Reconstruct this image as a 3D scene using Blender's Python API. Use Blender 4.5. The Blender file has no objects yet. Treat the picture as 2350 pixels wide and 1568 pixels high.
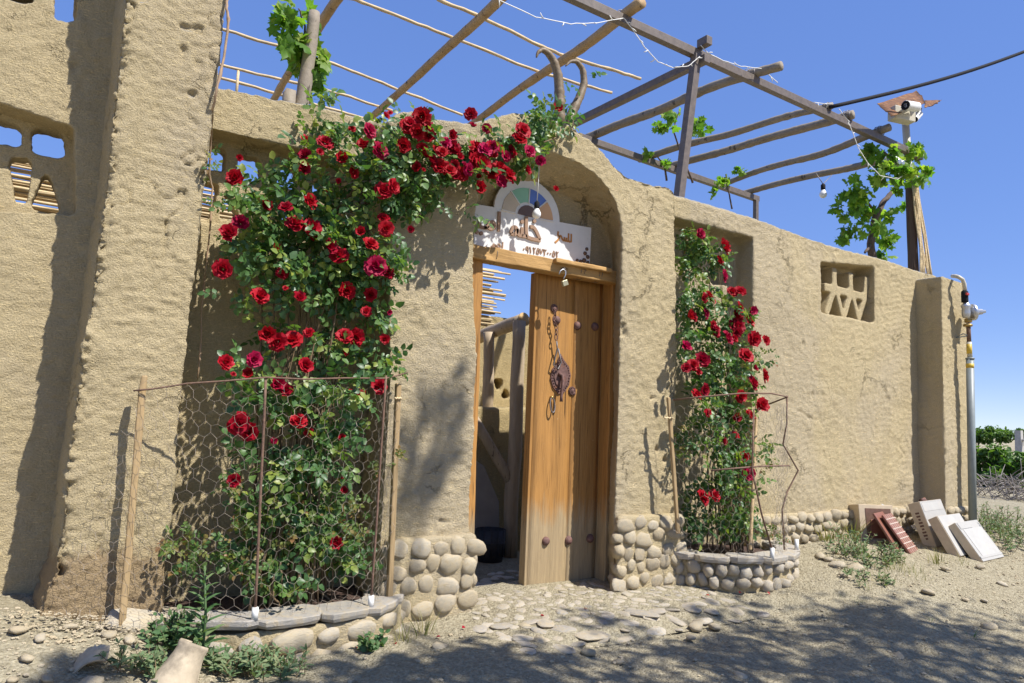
import bpy, bmesh, math, random
import numpy as np
from mathutils import Vector, Matrix, Euler, noise

random.seed(7)
RNG = np.random.default_rng(11)
S = bpy.context.scene
COL = S.collection
rad = math.radians

# ------------------------------------------------------------------ camera
FL = 1650.0                                   # focal length for a picture 2350 wide
YAW, PITCH, ROLL = rad(33), rad(5.9), rad(2.45)
CAM = Vector((0.0, -3.5, 1.05))
_f = Vector((math.sin(YAW)*math.cos(PITCH), math.cos(YAW)*math.cos(PITCH), math.sin(PITCH)))
_r0 = _f.cross(Vector((0, 0, 1))).normalized(); _u0 = _r0.cross(_f)
_r = _r0*math.cos(ROLL) + _u0*math.sin(ROLL); _u = -_r0*math.sin(ROLL) + _u0*math.cos(ROLL)
cd = bpy.data.cameras.new('camera'); cam = bpy.data.objects.new('camera', cd); COL.objects.link(cam)
cd.sensor_width = 36; cd.lens = FL/2350*36; cd.clip_start = 0.05; cd.clip_end = 2000
M3 = Matrix((_r, _u, -_f)).transposed()
cam.matrix_world = Matrix.Translation(CAM) @ M3.to_4x4()
S.camera = cam

# ------------------------------------------------------------------ sky, sun, exposure
SUN_AZ, SUN_EL = rad(27), rad(55)             # azimuth from the wall's normal, towards +X
to_sun = Vector((math.sin(SUN_AZ)*math.cos(SUN_EL), -math.cos(SUN_AZ)*math.cos(SUN_EL), math.sin(SUN_EL)))
w = bpy.data.worlds.new('World'); S.world = w; w.use_nodes = True
nt = w.node_tree; bg = nt.nodes['Background']
sky = nt.nodes.new('ShaderNodeTexSky'); sky.sky_type = 'NISHITA'; sky.sun_disc = False
sky.sun_elevation = SUN_EL; sky.sun_rotation = math.atan2(to_sun.x, to_sun.y)
sky.altitude = 0; sky.air_density = 0.6; sky.dust_density = 0.0; sky.ozone_density = 8.0
gm = nt.nodes.new('ShaderNodeGamma'); gm.inputs[1].default_value = 0.33      # softer zenith-to-horizon contrast, as the camera recorded it
hs = nt.nodes.new('ShaderNodeHueSaturation'); hs.inputs['Hue'].default_value = 0.526; hs.inputs['Saturation'].default_value = 1.93; hs.inputs['Value'].default_value = 2.3
nt.links.new(sky.outputs[0], gm.inputs[0]); nt.links.new(gm.outputs[0], hs.inputs['Color']); nt.links.new(hs.outputs[0], bg.inputs[0])
bg.inputs[1].default_value = 0.15
sd = bpy.data.lights.new('sun', 'SUN'); sd.energy = 4.8; sd.angle = rad(0.55); sd.color = (1.0, 0.965, 0.925)
so = bpy.data.objects.new('sun', sd); COL.objects.link(so)
so.rotation_euler = (-to_sun).to_track_quat('-Z', 'Y').to_euler(); so.location = to_sun*30
S.view_settings.view_transform = 'Standard'; S.view_settings.look = 'None'
S.view_settings.exposure = 0.66; S.view_settings.gamma = 1.0

# ------------------------------------------------------------------ helpers
def at(x, y, Y=None, X=None, Z=None):
    """point of the place seen at (x, y), on the wall-parallel plane Y, the cross plane X or the level Z"""
    d = _f + _r*((x-1175)/FL) - _u*((y-784)/FL)
    if Y is not None: t = (Y-CAM.y)/d.y
    elif X is not None: t = (X-CAM.x)/d.x
    else: t = (Z-CAM.z)/d.z
    return CAM + d*t
def xz(pts, Y):
    o = []
    for x, y in pts:
        p = at(x, y, Y=Y); o.append((p.x, p.z))
    return o
def tag(o, label=None, cat=None, group=None, kind=None):
    if label: o['label'] = label
    if cat: o['category'] = cat
    if group: o['group'] = group
    if kind: o['kind'] = kind
    return o
def thing(name, label, cat, loc=(0, 0, 0), group=None):
    o = bpy.data.objects.new(name, None); COL.objects.link(o); o.location = loc; o.empty_display_size = .1
    return tag(o, label, cat, group)
def wmat(o):
    m = Matrix.Translation(o.location) @ o.rotation_euler.to_matrix().to_4x4() @ Matrix.Diagonal((*o.scale, 1))
    return wmat(o.parent) @ o.matrix_parent_inverse @ m if o.parent else m
def adopt(o, parent):
    """children keep their coordinates in the place"""
    if parent is not None:
        o.parent = parent; o.matrix_parent_inverse = wmat(parent).inverted()
    return o
def inst(name, mesh, parent=None, loc=(0, 0, 0), rot=(0, 0, 0), scl=(1, 1, 1)):
    o = bpy.data.objects.new(name, mesh); COL.objects.link(o)
    o.location = loc; o.rotation_euler = rot; o.scale = scl
    return adopt(o, parent)

class MB:
    def __init__(s): s.v = []; s.f = []
    def add(s, vs, fs):
        n = len(s.v); s.v.extend([tuple(a) for a in vs]); s.f.extend([tuple(i+n for i in q) for q in fs]); return s
    def box(s, c, size, rot=None, taper=1.0):
        x, y, z = (k/2 for k in size); R = rot.to_matrix() if isinstance(rot, Euler) else rot
        vs = []
        for dz in (-z, z):
            k = taper if dz > 0 else 1
            for a, b in ((-x, -y), (x, -y), (x, y), (-x, y)):
                p = Vector((a*k, b*k, dz)); p = R @ p if R is not None else p
                vs.append(p + Vector(c))
        return s.add(vs, [(3, 2, 1, 0), (4, 5, 6, 7), (0, 1, 5, 4), (1, 2, 6, 5), (2, 3, 7, 6), (3, 0, 4, 7)])
    def slab(s, x0, x1, y0, y1, z0, z1):
        return s.box(((x0+x1)/2, (y0+y1)/2, (z0+z1)/2), (x1-x0, y1-y0, z1-z0))
    def loft(s, A, ya, B, yb):
        n = len(A); area = sum(A[i][0]*A[(i+1) % n][1]-A[(i+1) % n][0]*A[i][1] for i in range(n))
        if area < 0: A = A[::-1]; B = B[::-1]
        vs = [(x, ya, z) for x, z in A] + [(x, yb, z) for x, z in B]
        fs = [tuple(range(n)), tuple(range(2*n-1, n-1, -1))] + [(i, n+i, n+(i+1) % n, (i+1) % n) for i in range(n)]
        return s.add(vs, fs)
    def prism(s, P, y0, y1): return s.loft(P, y0, P, y1)
    def tube(s, pts, r, n=8, cap=True, sx=1.0):
        pts = [Vector(p) for p in pts]; m = len(pts)
        if not hasattr(r, '__len__'): r = [r]*m
        base = len(s.v); prev = None
        for i, p in enumerate(pts):
            t = (pts[min(i+1, m-1)] - pts[max(i-1, 0)]).normalized()
            if prev is None:
                a = t.orthogonal().normalized()
            else:
                a = (prev - t*prev.dot(t)); a = a.normalized() if a.length > 1e-6 else t.orthogonal().normalized()
            prev = a; b = t.cross(a)
            for k in range(n):
                q = 2*math.pi*k/n
                s.v.append(tuple(p + (a*math.cos(q)*sx + b*math.sin(q))*r[i]))
        for i in range(m-1):
            for k in range(n):
                k2 = (k+1) % n; o = base + i*n
                s.f.append((o+k, o+k2, o+n+k2, o+n+k))
        if cap:
            s.f.append(tuple(base+k for k in range(n))[::-1]); s.f.append(tuple(base+(m-1)*n+k for k in range(n)))
        return s
    def lathe(s, prof, n=16, M=None, jit=0):
        M = M or Matrix(); base = len(s.v)
        for r, z in prof:
            for k in range(n):
                q = 2*math.pi*k/n
                s.v.append(tuple(M @ Vector((r*math.cos(q), r*math.sin(q), z))))
        for i in range(len(prof)-1):
            for k in range(n):
                k2 = (k+1) % n; o = base+i*n
                s.f.append((o+k, o+k2, o+n+k2, o+n+k))
        s.f.append(tuple(base+k for k in range(n))[::-1]); s.f.append(tuple(base+(len(prof)-1)*n+k for k in range(n)))
        return s
    def mesh(s, name, mat=None, smooth=True):
        me = bpy.data.meshes.new(name); me.from_pydata(s.v, [], s.f); me.update()
        if mat: me.materials.append(mat)
        if smooth: me.polygons.foreach_set('use_smooth', [True]*len(me.polygons))
        return me
    def build(s, name, mat, parent=None, smooth=True, bevel=0):
        o = bpy.data.objects.new(name, s.mesh(name, mat, smooth)); COL.objects.link(o)
        if bevel:
            b = o.modifiers.new('b', 'BEVEL'); b.width = bevel; b.segments = 2; b.limit_method = 'ANGLE'
            o.data.polygons.foreach_set('use_smooth', [False]*len(o.data.polygons))
        return adopt(o, parent)

def hash3(i, j, k, seed):
    h = (i.astype(np.int64)*374761393 + j.astype(np.int64)*668265263 + k.astype(np.int64)*2147483647 + seed*974711) & 0x7fffffff
    h = ((h ^ (h >> 13)) * 1274126177) & 0x7fffffff
    return ((h ^ (h >> 16)) & 0xffff)/65535.0
def vnoise(p, seed=0):
    i = np.floor(p).astype(np.int64); f = p-i; u = f*f*(3-2*f); out = 0
    for a in (0, 1):
        for b in (0, 1):
            for c in (0, 1):
                wgt = (u[:, 0] if a else 1-u[:, 0])*(u[:, 1] if b else 1-u[:, 1])*(u[:, 2] if c else 1-u[:, 2])
                out = out + wgt*hash3(i[:, 0]+a, i[:, 1]+b, i[:, 2]+c, seed)
    return out*2-1
def n1(x, y=0.0, z=0.0): return noise.noise(Vector((x, y, z)))
def sstep(a, b, x):
    t = np.clip((x-a)/(b-a), 0, 1); return t*t*(3-2*t)
def wavy(a, b, n, amp, seed, f=2.0):
    a = Vector(a); b = Vector(b); L = (b-a).length; o = []
    for i in range(n+1):
        t = i/n; p = a.lerp(b, t)
        o.append(p + Vector((n1(t*L*f, seed, 1), n1(t*L*f, seed, 5), n1(t*L*f, seed, 9)))*amp*min(1, 4*t+.3))
    return o
def log(mb, a, b, r0, r1, amp, seed, n=16, sides=10, f=1.3, knots=True):
    pts = wavy(a, b, n, amp, seed, f)
    rr = [(r0 + (r1-r0)*i/n)*(1+.13*n1(i*.7, seed, 3) + (.22*max(0, n1(i*1.9, seed, 7)) if knots else 0)) for i in range(n+1)]
    mb.tube(pts, rr, sides); return pts

# ------------------------------------------------------------------ materials
MAT = {}
def new_mat(name):
    m = bpy.data.materials.new(name); m.use_nodes = True; MAT[name] = m
    t = m.node_tree; b = t.nodes['Principled BSDF']; return m, t, b
def N(t, kind, **kw):
    n = t.nodes.new(kind)
    for k, v in kw.items():
        if k in n.inputs.keys(): n.inputs[k].default_value = v
        else: setattr(n, k, v)
    return n
def L(t, a, b): t.links.new(a, b)
def ramp(t, fac, stops):
    r = t.nodes.new('ShaderNodeValToRGB'); e = r.color_ramp.elements
    while len(e) < len(stops): e.new(0.5)
    for i, (p, c) in enumerate(stops):
        e[i].position = p; e[i].color = (*c, 1) if len(c) == 3 else c
    L(t, fac, r.inputs[0]); return r
def coords(t, scale=(1, 1, 1), rot=(0, 0, 0), out='Object'):
    tc = t.nodes.new('ShaderNodeTexCoord'); mp = t.nodes.new('ShaderNodeMapping')
    mp.inputs['Scale'].default_value = scale; mp.inputs['Rotation'].default_value = rot
    L(t, tc.outputs[out], mp.inputs[0]); return mp.outputs[0]
def mixc(t, fac, a, b, mode='MIX'):
    m = t.nodes.new('ShaderNodeMix'); m.data_type = 'RGBA'; m.blend_type = mode
    for s, v in ((0, fac), (6, a), (7, b)):
        if isinstance(v, (int, float)): m.inputs[s].default_value = v
        elif isinstance(v, tuple): m.inputs[s].default_value = (*v, 1) if len(v) == 3 else v
        else: L(t, v, m.inputs[s])
    return m.outputs[2]
def mth(t, op, a, b=0.0, clamp=False):
    m = t.nodes.new('ShaderNodeMath'); m.operation = op; m.use_clamp = clamp
    for s, v in ((0, a), (1, b)):
        if isinstance(v, (int, float)): m.inputs[s].default_value = v
        else: L(t, v, m.inputs[s])
    return m.outputs[0]
def bump(t, b, h, strength=1.0, dist=.01, normal=None):
    n = t.nodes.new('ShaderNodeBump'); n.inputs['Strength'].default_value = strength; n.inputs['Distance'].default_value = dist
    L(t, h, n.inputs['Height'])
    if normal is not None: L(t, normal, n.inputs['Normal'])
    L(t, n.outputs[0], b.inputs['Normal']); return n.outputs[0]
def simple(name, c, rough=.8, metal=0, var=.25, scale=30, bmp=0.0, bdist=.004, spec=.5, stretch=(1, 1, 1), emit=None, dirt=None):
    m, t, b = new_mat(name)
    co = coords(t, stretch)
    n = N(t, 'ShaderNodeTexNoise', Scale=scale, Detail=6.0, Roughness=.65); L(t, co, n.inputs['Vector'])
    lo = tuple(k*(1-var) for k in c); hi = tuple(min(1, k*(1+var)) for k in c)
    r = ramp(t, n.outputs[0], [(.3, lo), (.7, hi)]); col = r.outputs[0]
    if dirt:
        n2 = N(t, 'ShaderNodeTexNoise', Scale=dirt[1], Detail=8.0, Roughness=.7); L(t, co, n2.inputs['Vector'])
        rr = ramp(t, n2.outputs[0], [(dirt[2], (0, 0, 0)), (dirt[2]+.14, (1, 1, 1))])
        col = mixc(t, rr.outputs[0], col, dirt[0])
    L(t, col, b.inputs['Base Color']); b.inputs['Roughness'].default_value = rough; b.inputs['Metallic'].default_value = metal
    b.inputs['Specular IOR Level'].default_value = spec
    if bmp: bump(t, b, n.outputs[0], bmp, bdist)
    return m

def adobe_mat(name, c, stain=None, cap=True, coarse=1.0):
    m, t, b = new_mat(name)
    co = coords(t)
    big = N(t, 'ShaderNodeTexNoise', Scale=1.7, Detail=5.0, Roughness=.6); L(t, co, big.inputs['Vector'])
    mid = N(t, 'ShaderNodeTexNoise', Scale=11.0, Detail=6.0, Roughness=.65); L(t, co, mid.inputs['Vector'])
    fine = N(t, 'ShaderNodeTexNoise', Scale=110.0, Detail=8.0, Roughness=.72); L(t, co, fine.inputs['Vector'])
    dk = tuple(k*.80 for k in c); lt = tuple(min(1, k*1.16) for k in c)
    col = ramp(t, big.outputs[0], [(.30, (c[0]*.84, c[1]*.83, c[2]*.82)), (.5, c), (.72, (c[0]*1.12, c[1]*1.12, c[2]*1.14))]).outputs[0]
    col = mixc(t, .55, col, ramp(t, mid.outputs[0], [(.3, dk), (.72, lt)]).outputs[0])
    col = mixc(t, .48, col, ramp(t, fine.outputs[0], [(.30, tuple(k*.5 for k in c)), (.5, c), (.70, tuple(min(1, k*1.3) for k in c))]).outputs[0])
    pt = N(t, 'ShaderNodeTexNoise', Scale=.75, Detail=4.0, Roughness=.55, Distortion=.8); L(t, coords(t, (1, 1, .55), (.2, .7, .1)), pt.inputs['Vector'])
    col = mixc(t, ramp(t, pt.outputs[0], [(.50, (0, 0, 0)), (.60, (.55, .55, .55))]).outputs[0], col, (c[0]*.90, c[1]*.93, c[2]*1.12))      # greyer patches of newer plaster
    rs0 = N(t, 'ShaderNodeTexNoise', Scale=1.0, Detail=5.0, Roughness=.6); L(t, coords(t, (13, 13, .8)), rs0.inputs['Vector'])
    col = mixc(t, ramp(t, rs0.outputs[0], [(.55, (0, 0, 0)), (.75, (.38, .38, .38))]).outputs[0], col, (c[0]*.72, c[1]*.70, c[2]*.66))
    # chopped straw in the plaster: short thin flecks in several directions
    straw = None
    for i, rt in enumerate(((.3, .5, .2), (1.2, -.6, .9), (-.8, 1.0, 2.0), (.1, 2.2, -.7))):
        v = N(t, 'ShaderNodeTexNoise', Scale=1.0, Detail=1.0, Roughness=.5)
        L(t, coords(t, (24, 170, 170), rt), v.inputs['Vector'])
        s_ = ramp(t, v.outputs[0], [(.685, (0, 0, 0)), (.73, (1, 1, 1))]).outputs[0]
        straw = s_ if straw is None else mth(t, 'MAXIMUM', straw, s_)
    col = mixc(t, mth(t, 'MULTIPLY', straw, .7), col, (c[0]*1.5, c[1]*1.48, c[2]*1.35))
    # shrinkage cracks, only in some places
    wob = N(t, 'ShaderNodeTexNoise', Scale=7.0, Detail=5.0, Roughness=.7); L(t, co, wob.inputs['Vector'])
    vv = t.nodes.new('ShaderNodeVectorMath'); vv.operation = 'SCALE'; L(t, wob.outputs[1], vv.inputs[0]); vv.inputs['Scale'].default_value = .35
    va = t.nodes.new('ShaderNodeVectorMath'); L(t, co, va.inputs[0]); L(t, vv.outputs[0], va.inputs[1])
    vo = N(t, 'ShaderNodeTexVoronoi', Scale=2.6); vo.feature = 'DISTANCE_TO_EDGE'; L(t, va.outputs[0], vo.inputs['Vector'])
    crk = ramp(t, vo.outputs[0], [(.0, (1, 1, 1)), (.022, (0, 0, 0))]).outputs[0]
    msk = N(t, 'ShaderNodeTexNoise', Scale=2.4, Detail=3.0); L(t, coords(t, (1, 1, 1), (.4, .2, .9)), msk.inputs['Vector'])
    crk = mth(t, 'MULTIPLY', crk, ramp(t, msk.outputs[0], [(.56, (0, 0, 0)), (.66, (1, 1, 1))]).outputs[0])
    col = mixc(t, mth(t, 'MULTIPLY', crk, .4), col, tuple(k*.42 for k in c))
    geo = t.nodes.new('ShaderNodeNewGeometry'); sp = t.nodes.new('ShaderNodeSeparateXYZ'); L(t, geo.outputs['Position'], sp.inputs[0])
    if stain:
        sn = N(t, 'ShaderNodeTexNoise', Scale=5.0, Detail=6.0, Roughness=.7); L(t, co, sn.inputs['Vector'])
        h = mth(t, 'ADD', mth(t, 'MULTIPLY', sn.outputs[0], .5), sp.outputs[2])
        mk = ramp(t, h, [(stain[0], (1, 1, 1)), (stain[0]+.07, (0, 0, 0))]).outputs[0]
        col = mixc(t, mth(t, 'MULTIPLY', mk, stain[2]), col, stain[1])
    if cap:   # grey cement skin laid on the wall tops
        sn2 = t.nodes.new('ShaderNodeSeparateXYZ'); L(t, geo.outputs['Normal'], sn2.inputs[0])
        up = ramp(t, sn2.outputs[2], [(.42, (0, 0, 0)), (.62, (1, 1, 1))]).outputs[0]
        hi = ramp(t, sp.outputs[2], [(.5, (0, 0, 0)), (.51, (1, 1, 1))])
        mr = t.nodes.new('ShaderNodeMapRange'); mr.inputs[1].default_value = 2.35; mr.inputs[2].default_value = 2.5; L(t, sp.outputs[2], mr.inputs[0])
        col = mixc(t, mth(t, 'MULTIPLY', up, mr.outputs[0]), col, (.36, .35, .33))
    L(t, col, b.inputs['Base Color']); b.inputs['Roughness'].default_value = .95; b.inputs['Specular IOR Level'].default_value = .15
    hgt = mth(t, 'ADD', mth(t, 'MULTIPLY', fine.outputs[0], 1.0), mth(t, 'MULTIPLY', mid.outputs[0], .35))
    hgt = mth(t, 'ADD', hgt, mth(t, 'MULTIPLY', straw, .12)); hgt = mth(t, 'SUBTRACT', hgt, mth(t, 'MULTIPLY', crk, 1.3))
    bump(t, b, hgt, 1.0*coarse, .02)
    return m
EARTH = (.555, .45, .262)
adobe_mat('mud plaster', EARTH)
adobe_mat('mud plaster damp foot', EARTH, stain=(.62, (.30, .19, .10), .6))
adobe_mat('mud plaster yard', (.48, .375, .19), cap=False)  # yard plaster, a little darker and yellower than the street walls

def stone_mat(name, cols, bmp=.5, sc=22, k=1.0):
    m, t, b = new_mat(name)
    oi = t.nodes.new('ShaderNodeObjectInfo'); co = coords(t, (k, k, k))
    va = t.nodes.new('ShaderNodeVectorMath'); L(t, co, va.inputs[0])
    cx = t.nodes.new('ShaderNodeCombineXYZ'); L(t, mth(t, 'MULTIPLY', oi.outputs['Random'], 40), cx.inputs[0]); L(t, cx.outputs[0], va.inputs[1])
    n = N(t, 'ShaderNodeTexNoise', Scale=2.2, Detail=8.0, Roughness=.7); L(t, va.outputs[0], n.inputs['Vector'])
    base = ramp(t, oi.outputs['Random'], [(i/(len(cols)-1), c) for i, c in enumerate(cols)]).outputs[0]
    col = mixc(t, .6, base, ramp(t, n.outputs[0], [(.3, (.5, .5, .5)), (.7, (1.15, 1.12, 1.08))]).outputs[0], 'MULTIPLY')
    col = mixc(t, ramp(t, n.outputs[0], [(.46, (0, 0, 0)), (.66, (.85, .85, .85))]).outputs[0], col, (.46, .365, .215))   # mud smears
    L(t, col, b.inputs['Base Color']); b.inputs['Roughness'].default_value = .85; b.inputs['Specular IOR Level'].default_value = .25
    n2 = N(t, 'ShaderNodeTexNoise', Scale=sc*.4, Detail=8.0, Roughness=.75); L(t, va.outputs[0], n2.inputs['Vector'])
    bump(t, b, n2.outputs[0], bmp, .12/k)
    return m
stone_mat('river stone', [(.50, .45, .35), (.58, .52, .42), (.42, .39, .33), (.55, .48, .36), (.62, .57, .47)])
stone_mat('dusty stone', [(.54, .45, .30), (.60, .52, .37), (.48, .41, .29), (.62, .55, .42)])
stone_mat('slate slab', [(.44, .41, .35), (.52, .48, .41), (.47, .44, .39)], .9, 40, 11.0)

def wood_mat(name, c, dark, grainx=(60, 60, 5), var=.4, rough=.7, spec=.3, foot=None, bmp=.6):
    m, t, b = new_mat(name)
    n = N(t, 'ShaderNodeTexNoise', Scale=1.0, Detail=9.0, Roughness=.65, Distortion=.6); L(t, coords(t, grainx), n.inputs['Vector'])
    n2 = N(t, 'ShaderNodeTexNoise', Scale=1.0, Detail=5.0, Roughness=.6); L(t, coords(t, tuple(k*.14 for k in grainx)), n2.inputs['Vector'])
    col = ramp(t, n.outputs[0], [(.28, dark), (.5, c), (.72, tuple(min(1, k*(1+var)) for k in c))]).outputs[0]
    col = mixc(t, .55, col, ramp(t, n2.outputs[0], [(.3, tuple(k*.65 for k in c)), (.7, tuple(min(1, k*1.2) for k in c))]).outputs[0])
    ck = N(t, 'ShaderNodeTexNoise', Scale=1.0, Detail=3.0, Roughness=.5); L(t, coords(t, (grainx[0]*.9, grainx[1]*.9, grainx[2]*.3)), ck.inputs['Vector'])
    ckm = ramp(t, ck.outputs[0], [(.655, (0, 0, 0)), (.68, (1, 1, 1))]).outputs[0]
    col = mixc(t, mth(t, 'MULTIPLY', ckm, .75), col, tuple(k*.35 for k in dark))
    if foot:   # bare weathered wood where the varnish has worn off near the ground
        geo = t.nodes.new('ShaderNodeNewGeometry'); sp = t.nodes.new('ShaderNodeSeparateXYZ'); L(t, geo.outputs['Position'], sp.inputs[0])
        sn = N(t, 'ShaderNodeTexNoise', Scale=1.0, Detail=7.0, Roughness=.7); L(t, coords(t, (28, 28, 3)), sn.inputs['Vector'])
        h = mth(t, 'ADD', mth(t, 'MULTIPLY', sn.outputs[0], .45), sp.outputs[2])
        mk = ramp(t, h, [(foot[0], (1, 1, 1)), (foot[0]+.16, (0, 0, 0))]).outputs[0]
        col = mixc(t, mk, col, ramp(t, n.outputs[0], [(.3, tuple(k*.6 for k in foot[1])), (.65, foot[1])]).outputs[0])
        sc_ = N(t, 'ShaderNodeTexNoise', Scale=38.0, Detail=9.0, Roughness=.8); L(t, coords(t, (1, 1, .6)), sc_.inputs['Vector'])
        col = mixc(t, ramp(t, sc_.outputs[0], [(.62, (0, 0, 0)), (.70, (.6, .6, .6))]).outputs[0], col, (.52, .40, .22))
    L(t, col, b.inputs['Base Color']); b.inputs['Roughness'].default_value = rough; b.inputs['Specular IOR Level'].default_value = spec
    bump(t, b, n.outputs[0], bmp, .006)
    return m
wood_mat('varnished door wood', (.40, .20, .055), (.10, .045, .014), grainx=(75, 75, 4), rough=.62, spec=.3, foot=(.60, (.42, .31, .17)))
wood_mat('lintel wood', (.46, .27, .095), (.20, .10, .03), grainx=(5, 60, 60))
wood_mat('pale pole wood', (.42, .29, .15), (.22, .13, .06), grainx=(24, 24, 24), var=.25)
wood_mat('grey pole wood', (.27, .225, .165), (.12, .095, .07), grainx=(26, 26, 26), var=.3)
wood_mat('yard post wood', (.42, .33, .22), (.24, .17, .10), grainx=(40, 40, 5), var=.3)
wood_mat('stake wood', (.40, .28, .14), (.22, .14, .06), grainx=(60, 60, 5))
wood_mat('dark mast wood', (.10, .065, .045), (.04, .025, .018), grainx=(60, 60, 5))
wood_mat('cut log end', (.55, .36, .15), (.35, .2, .08), grainx=(50, 50, 50))
simple('reed', (.55, .42, .23), .7, var=.35, scale=18, stretch=(.6, 4, 4), bmp=.2)
simple('painted steel', (.135, .108, .088), .5, .0, var=.25, scale=25, dirt=((.16, .12, .10), 9, .58), bmp=.1)
simple('rust iron', (.155, .085, .070), .8, .25, var=.45, scale=45, bmp=.5, dirt=((.24, .10, .05), 26, .56))
simple('rusty sheet', (.15, .065, .025), .9, .1, var=.6, scale=20, bmp=.5, dirt=((.36, .19, .06), 9, .53))
simple('rust bar', (.17, .10, .065), .85, .1, var=.4, scale=60, bmp=.4)
simple('netting wire', (.42, .35, .27), .55, .5, var=.4, scale=30)
simple('thin wire', (.16, .14, .13), .5, .5)
simple('white paint', (.66, .655, .63), .55, var=.06, scale=12, dirt=((.50, .46, .40), 5, .62), bmp=.05)
simple('letter brown', (.29, .18, .11), .6, var=.15, scale=40)
simple('letter orange', (.42, .19, .045), .7, var=.25, scale=40)
simple('flower ornament', (.115, .07, .045), .8, var=.3, scale=60, bmp=.5)
for nm, c in (('pane green', (.26, .50, .33)), ('pane blue', (.10, .17, .47)), ('pane orange', (.60, .35, .16)), ('pane cream', (.55, .46, .33)), ('pane brown', (.14, .085, .05))):
    simple(nm, c, .25, var=.08, scale=6)
simple('white plastic', (.72, .71, .66), .45, var=.05)
simple('cream plastic', (.52, .47, .35), .5, var=.08)
simple('black rubber', (.012, .012, .014), .8, spec=.2)
simple('grey pipe', (.21, .235, .225), .45, var=.1, scale=14)
simple('bare aluminium', (.52, .53, .55), .38, .8, var=.1)
simple('brass', (.40, .27, .09), .45, .7, var=.3)
simple('yellow paint', (.60, .40, .04), .5); simple('red paint', (.42, .03, .02), .5)
simple('padlock metal', (.45, .40, .24), .35, .5, var=.15)
simple('cardboard', (.50, .40, .27), .9, var=.12, scale=14, bmp=.15); simple('cardboard print', (.14, .075, .05), .9)
simple('carton white', (.40, .385, .345), .6, var=.08, scale=9, dirt=((.45, .40, .32), 7, .56)); simple('carton grey', (.36, .345, .31), .7, var=.06)
simple('brown tile', (.23, .095, .06), .4, var=.15); simple('tile joint', (.50, .42, .34), .9)
simple('glazed white tile', (.6, .6, .58), .25, var=.02)
simple('planter soil', (.085, .05, .035), .98, var=.5, scale=60, bmp=1, bdist=.02)
simple('horn', (.17, .12, .065), .6, var=.35, scale=50, bmp=.6, bdist=.004, dirt=((.13, .09, .055), 14, .55))
simple('pottery', (.44, .36, .245), .9, var=.2, scale=16, bmp=.4, dirt=((.27, .22, .15), 9, .5))
simple('rose stem', (.15, .10, .05), .85, var=.4, scale=30, bmp=.3)
simple('dry vine', (.37, .25, .15), .85, var=.3, scale=30, bmp=.3)
simple('vine bark', (.12, .085, .06), .95, var=.4, scale=60, bmp=.8, stretch=(1, 1, .25))
simple('concrete', (.40, .38, .34), .9, var=.15, scale=16, bmp=.2)
simple('dead twigs', (.25, .22, .19), .9, var=.25)
simple('dark void', (.06, .045, .035), .95)
simple('barrel', (.035, .034, .036), .6, var=.3)
simple('grey yard plaster', (.33, .31, .29), .95, var=.12, scale=9, bmp=.3)

m, t, b = new_mat('bulb glass'); b.inputs['Base Color'].default_value = (.86, .86, .84, 1); b.inputs['Roughness'].default_value = .3
b.inputs['Subsurface Weight'].default_value = .0

def leaf_mat(name, stops, trans=.35, rough=.45, spec=.4):
    m, t, b = new_mat(name)
    a = t.nodes.new('ShaderNodeAttribute'); a.attribute_name = 'tint'
    oi = t.nodes.new('ShaderNodeObjectInfo')
    fac = mth(t, 'FRACT', mth(t, 'ADD', a.outputs['Fac'], oi.outputs['Random']))
    col = ramp(t, fac, stops).outputs[0]
    n = N(t, 'ShaderNodeTexNoise', Scale=90.0, Detail=3.0); L(t, coords(t), n.inputs['Vector'])
    col = mixc(t, .35, col, ramp(t, n.outputs[0], [(.3, (.6, .6, .6)), (.7, (1.2, 1.2, 1.2))]).outputs[0], 'MULTIPLY')
    L(t, col, b.inputs['Base Color']); b.inputs['Roughness'].default_value = rough; b.inputs['Specular IOR Level'].default_value = spec
    tr = t.nodes.new('ShaderNodeBsdfTranslucent'); L(t, mixc(t, 1.0, col, (1.25, 1.45, .55), 'MULTIPLY'), tr.inputs[0])
    mx = t.nodes.new('ShaderNodeMixShader'); mx.inputs[0].default_value = trans
    out = t.nodes['Material Output']; L(t, b.outputs[0], mx.inputs[1]); L(t, tr.outputs[0], mx.inputs[2]); L(t, mx.outputs[0], out.inputs[0])
    return m
leaf_mat('rose leaf', [(0, (.055, .12, .035)), (.45, (.085, .175, .052)), (.75, (.15, .24, .055)), (1, (.28, .32, .06))], .38, .42, .5)
leaf_mat('young rose leaf', [(0, (.07, .15, .04)), (.5, (.12, .19, .05)), (.8, (.19, .21, .05)), (1, (.26, .13, .06))])
leaf_mat('grape leaf', [(0, (.10, .21, .035)), (.5, (.16, .30, .04)), (1, (.30, .38, .06))], .58, .5)
leaf_mat('tree leaf', [(0, (.06, .13, .025)), (.5, (.10, .19, .035)), (1, (.16, .25, .045))], .4, .5)
leaf_mat('weed leaf', [(0, (.06, .13, .045)), (.5, (.10, .18, .075)), (1, (.16, .22, .09))], .3, .6, .2)
leaf_mat('dry grass', [(0, (.18, .20, .07)), (.5, (.28, .26, .11)), (1, (.40, .33, .17))], .3, .7, .2)
leaf_mat('silver weed', [(0, (.11, .18, .085)), (.5, (.16, .225, .105)), (1, (.23, .26, .13))], .25, .7, .2)

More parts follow.
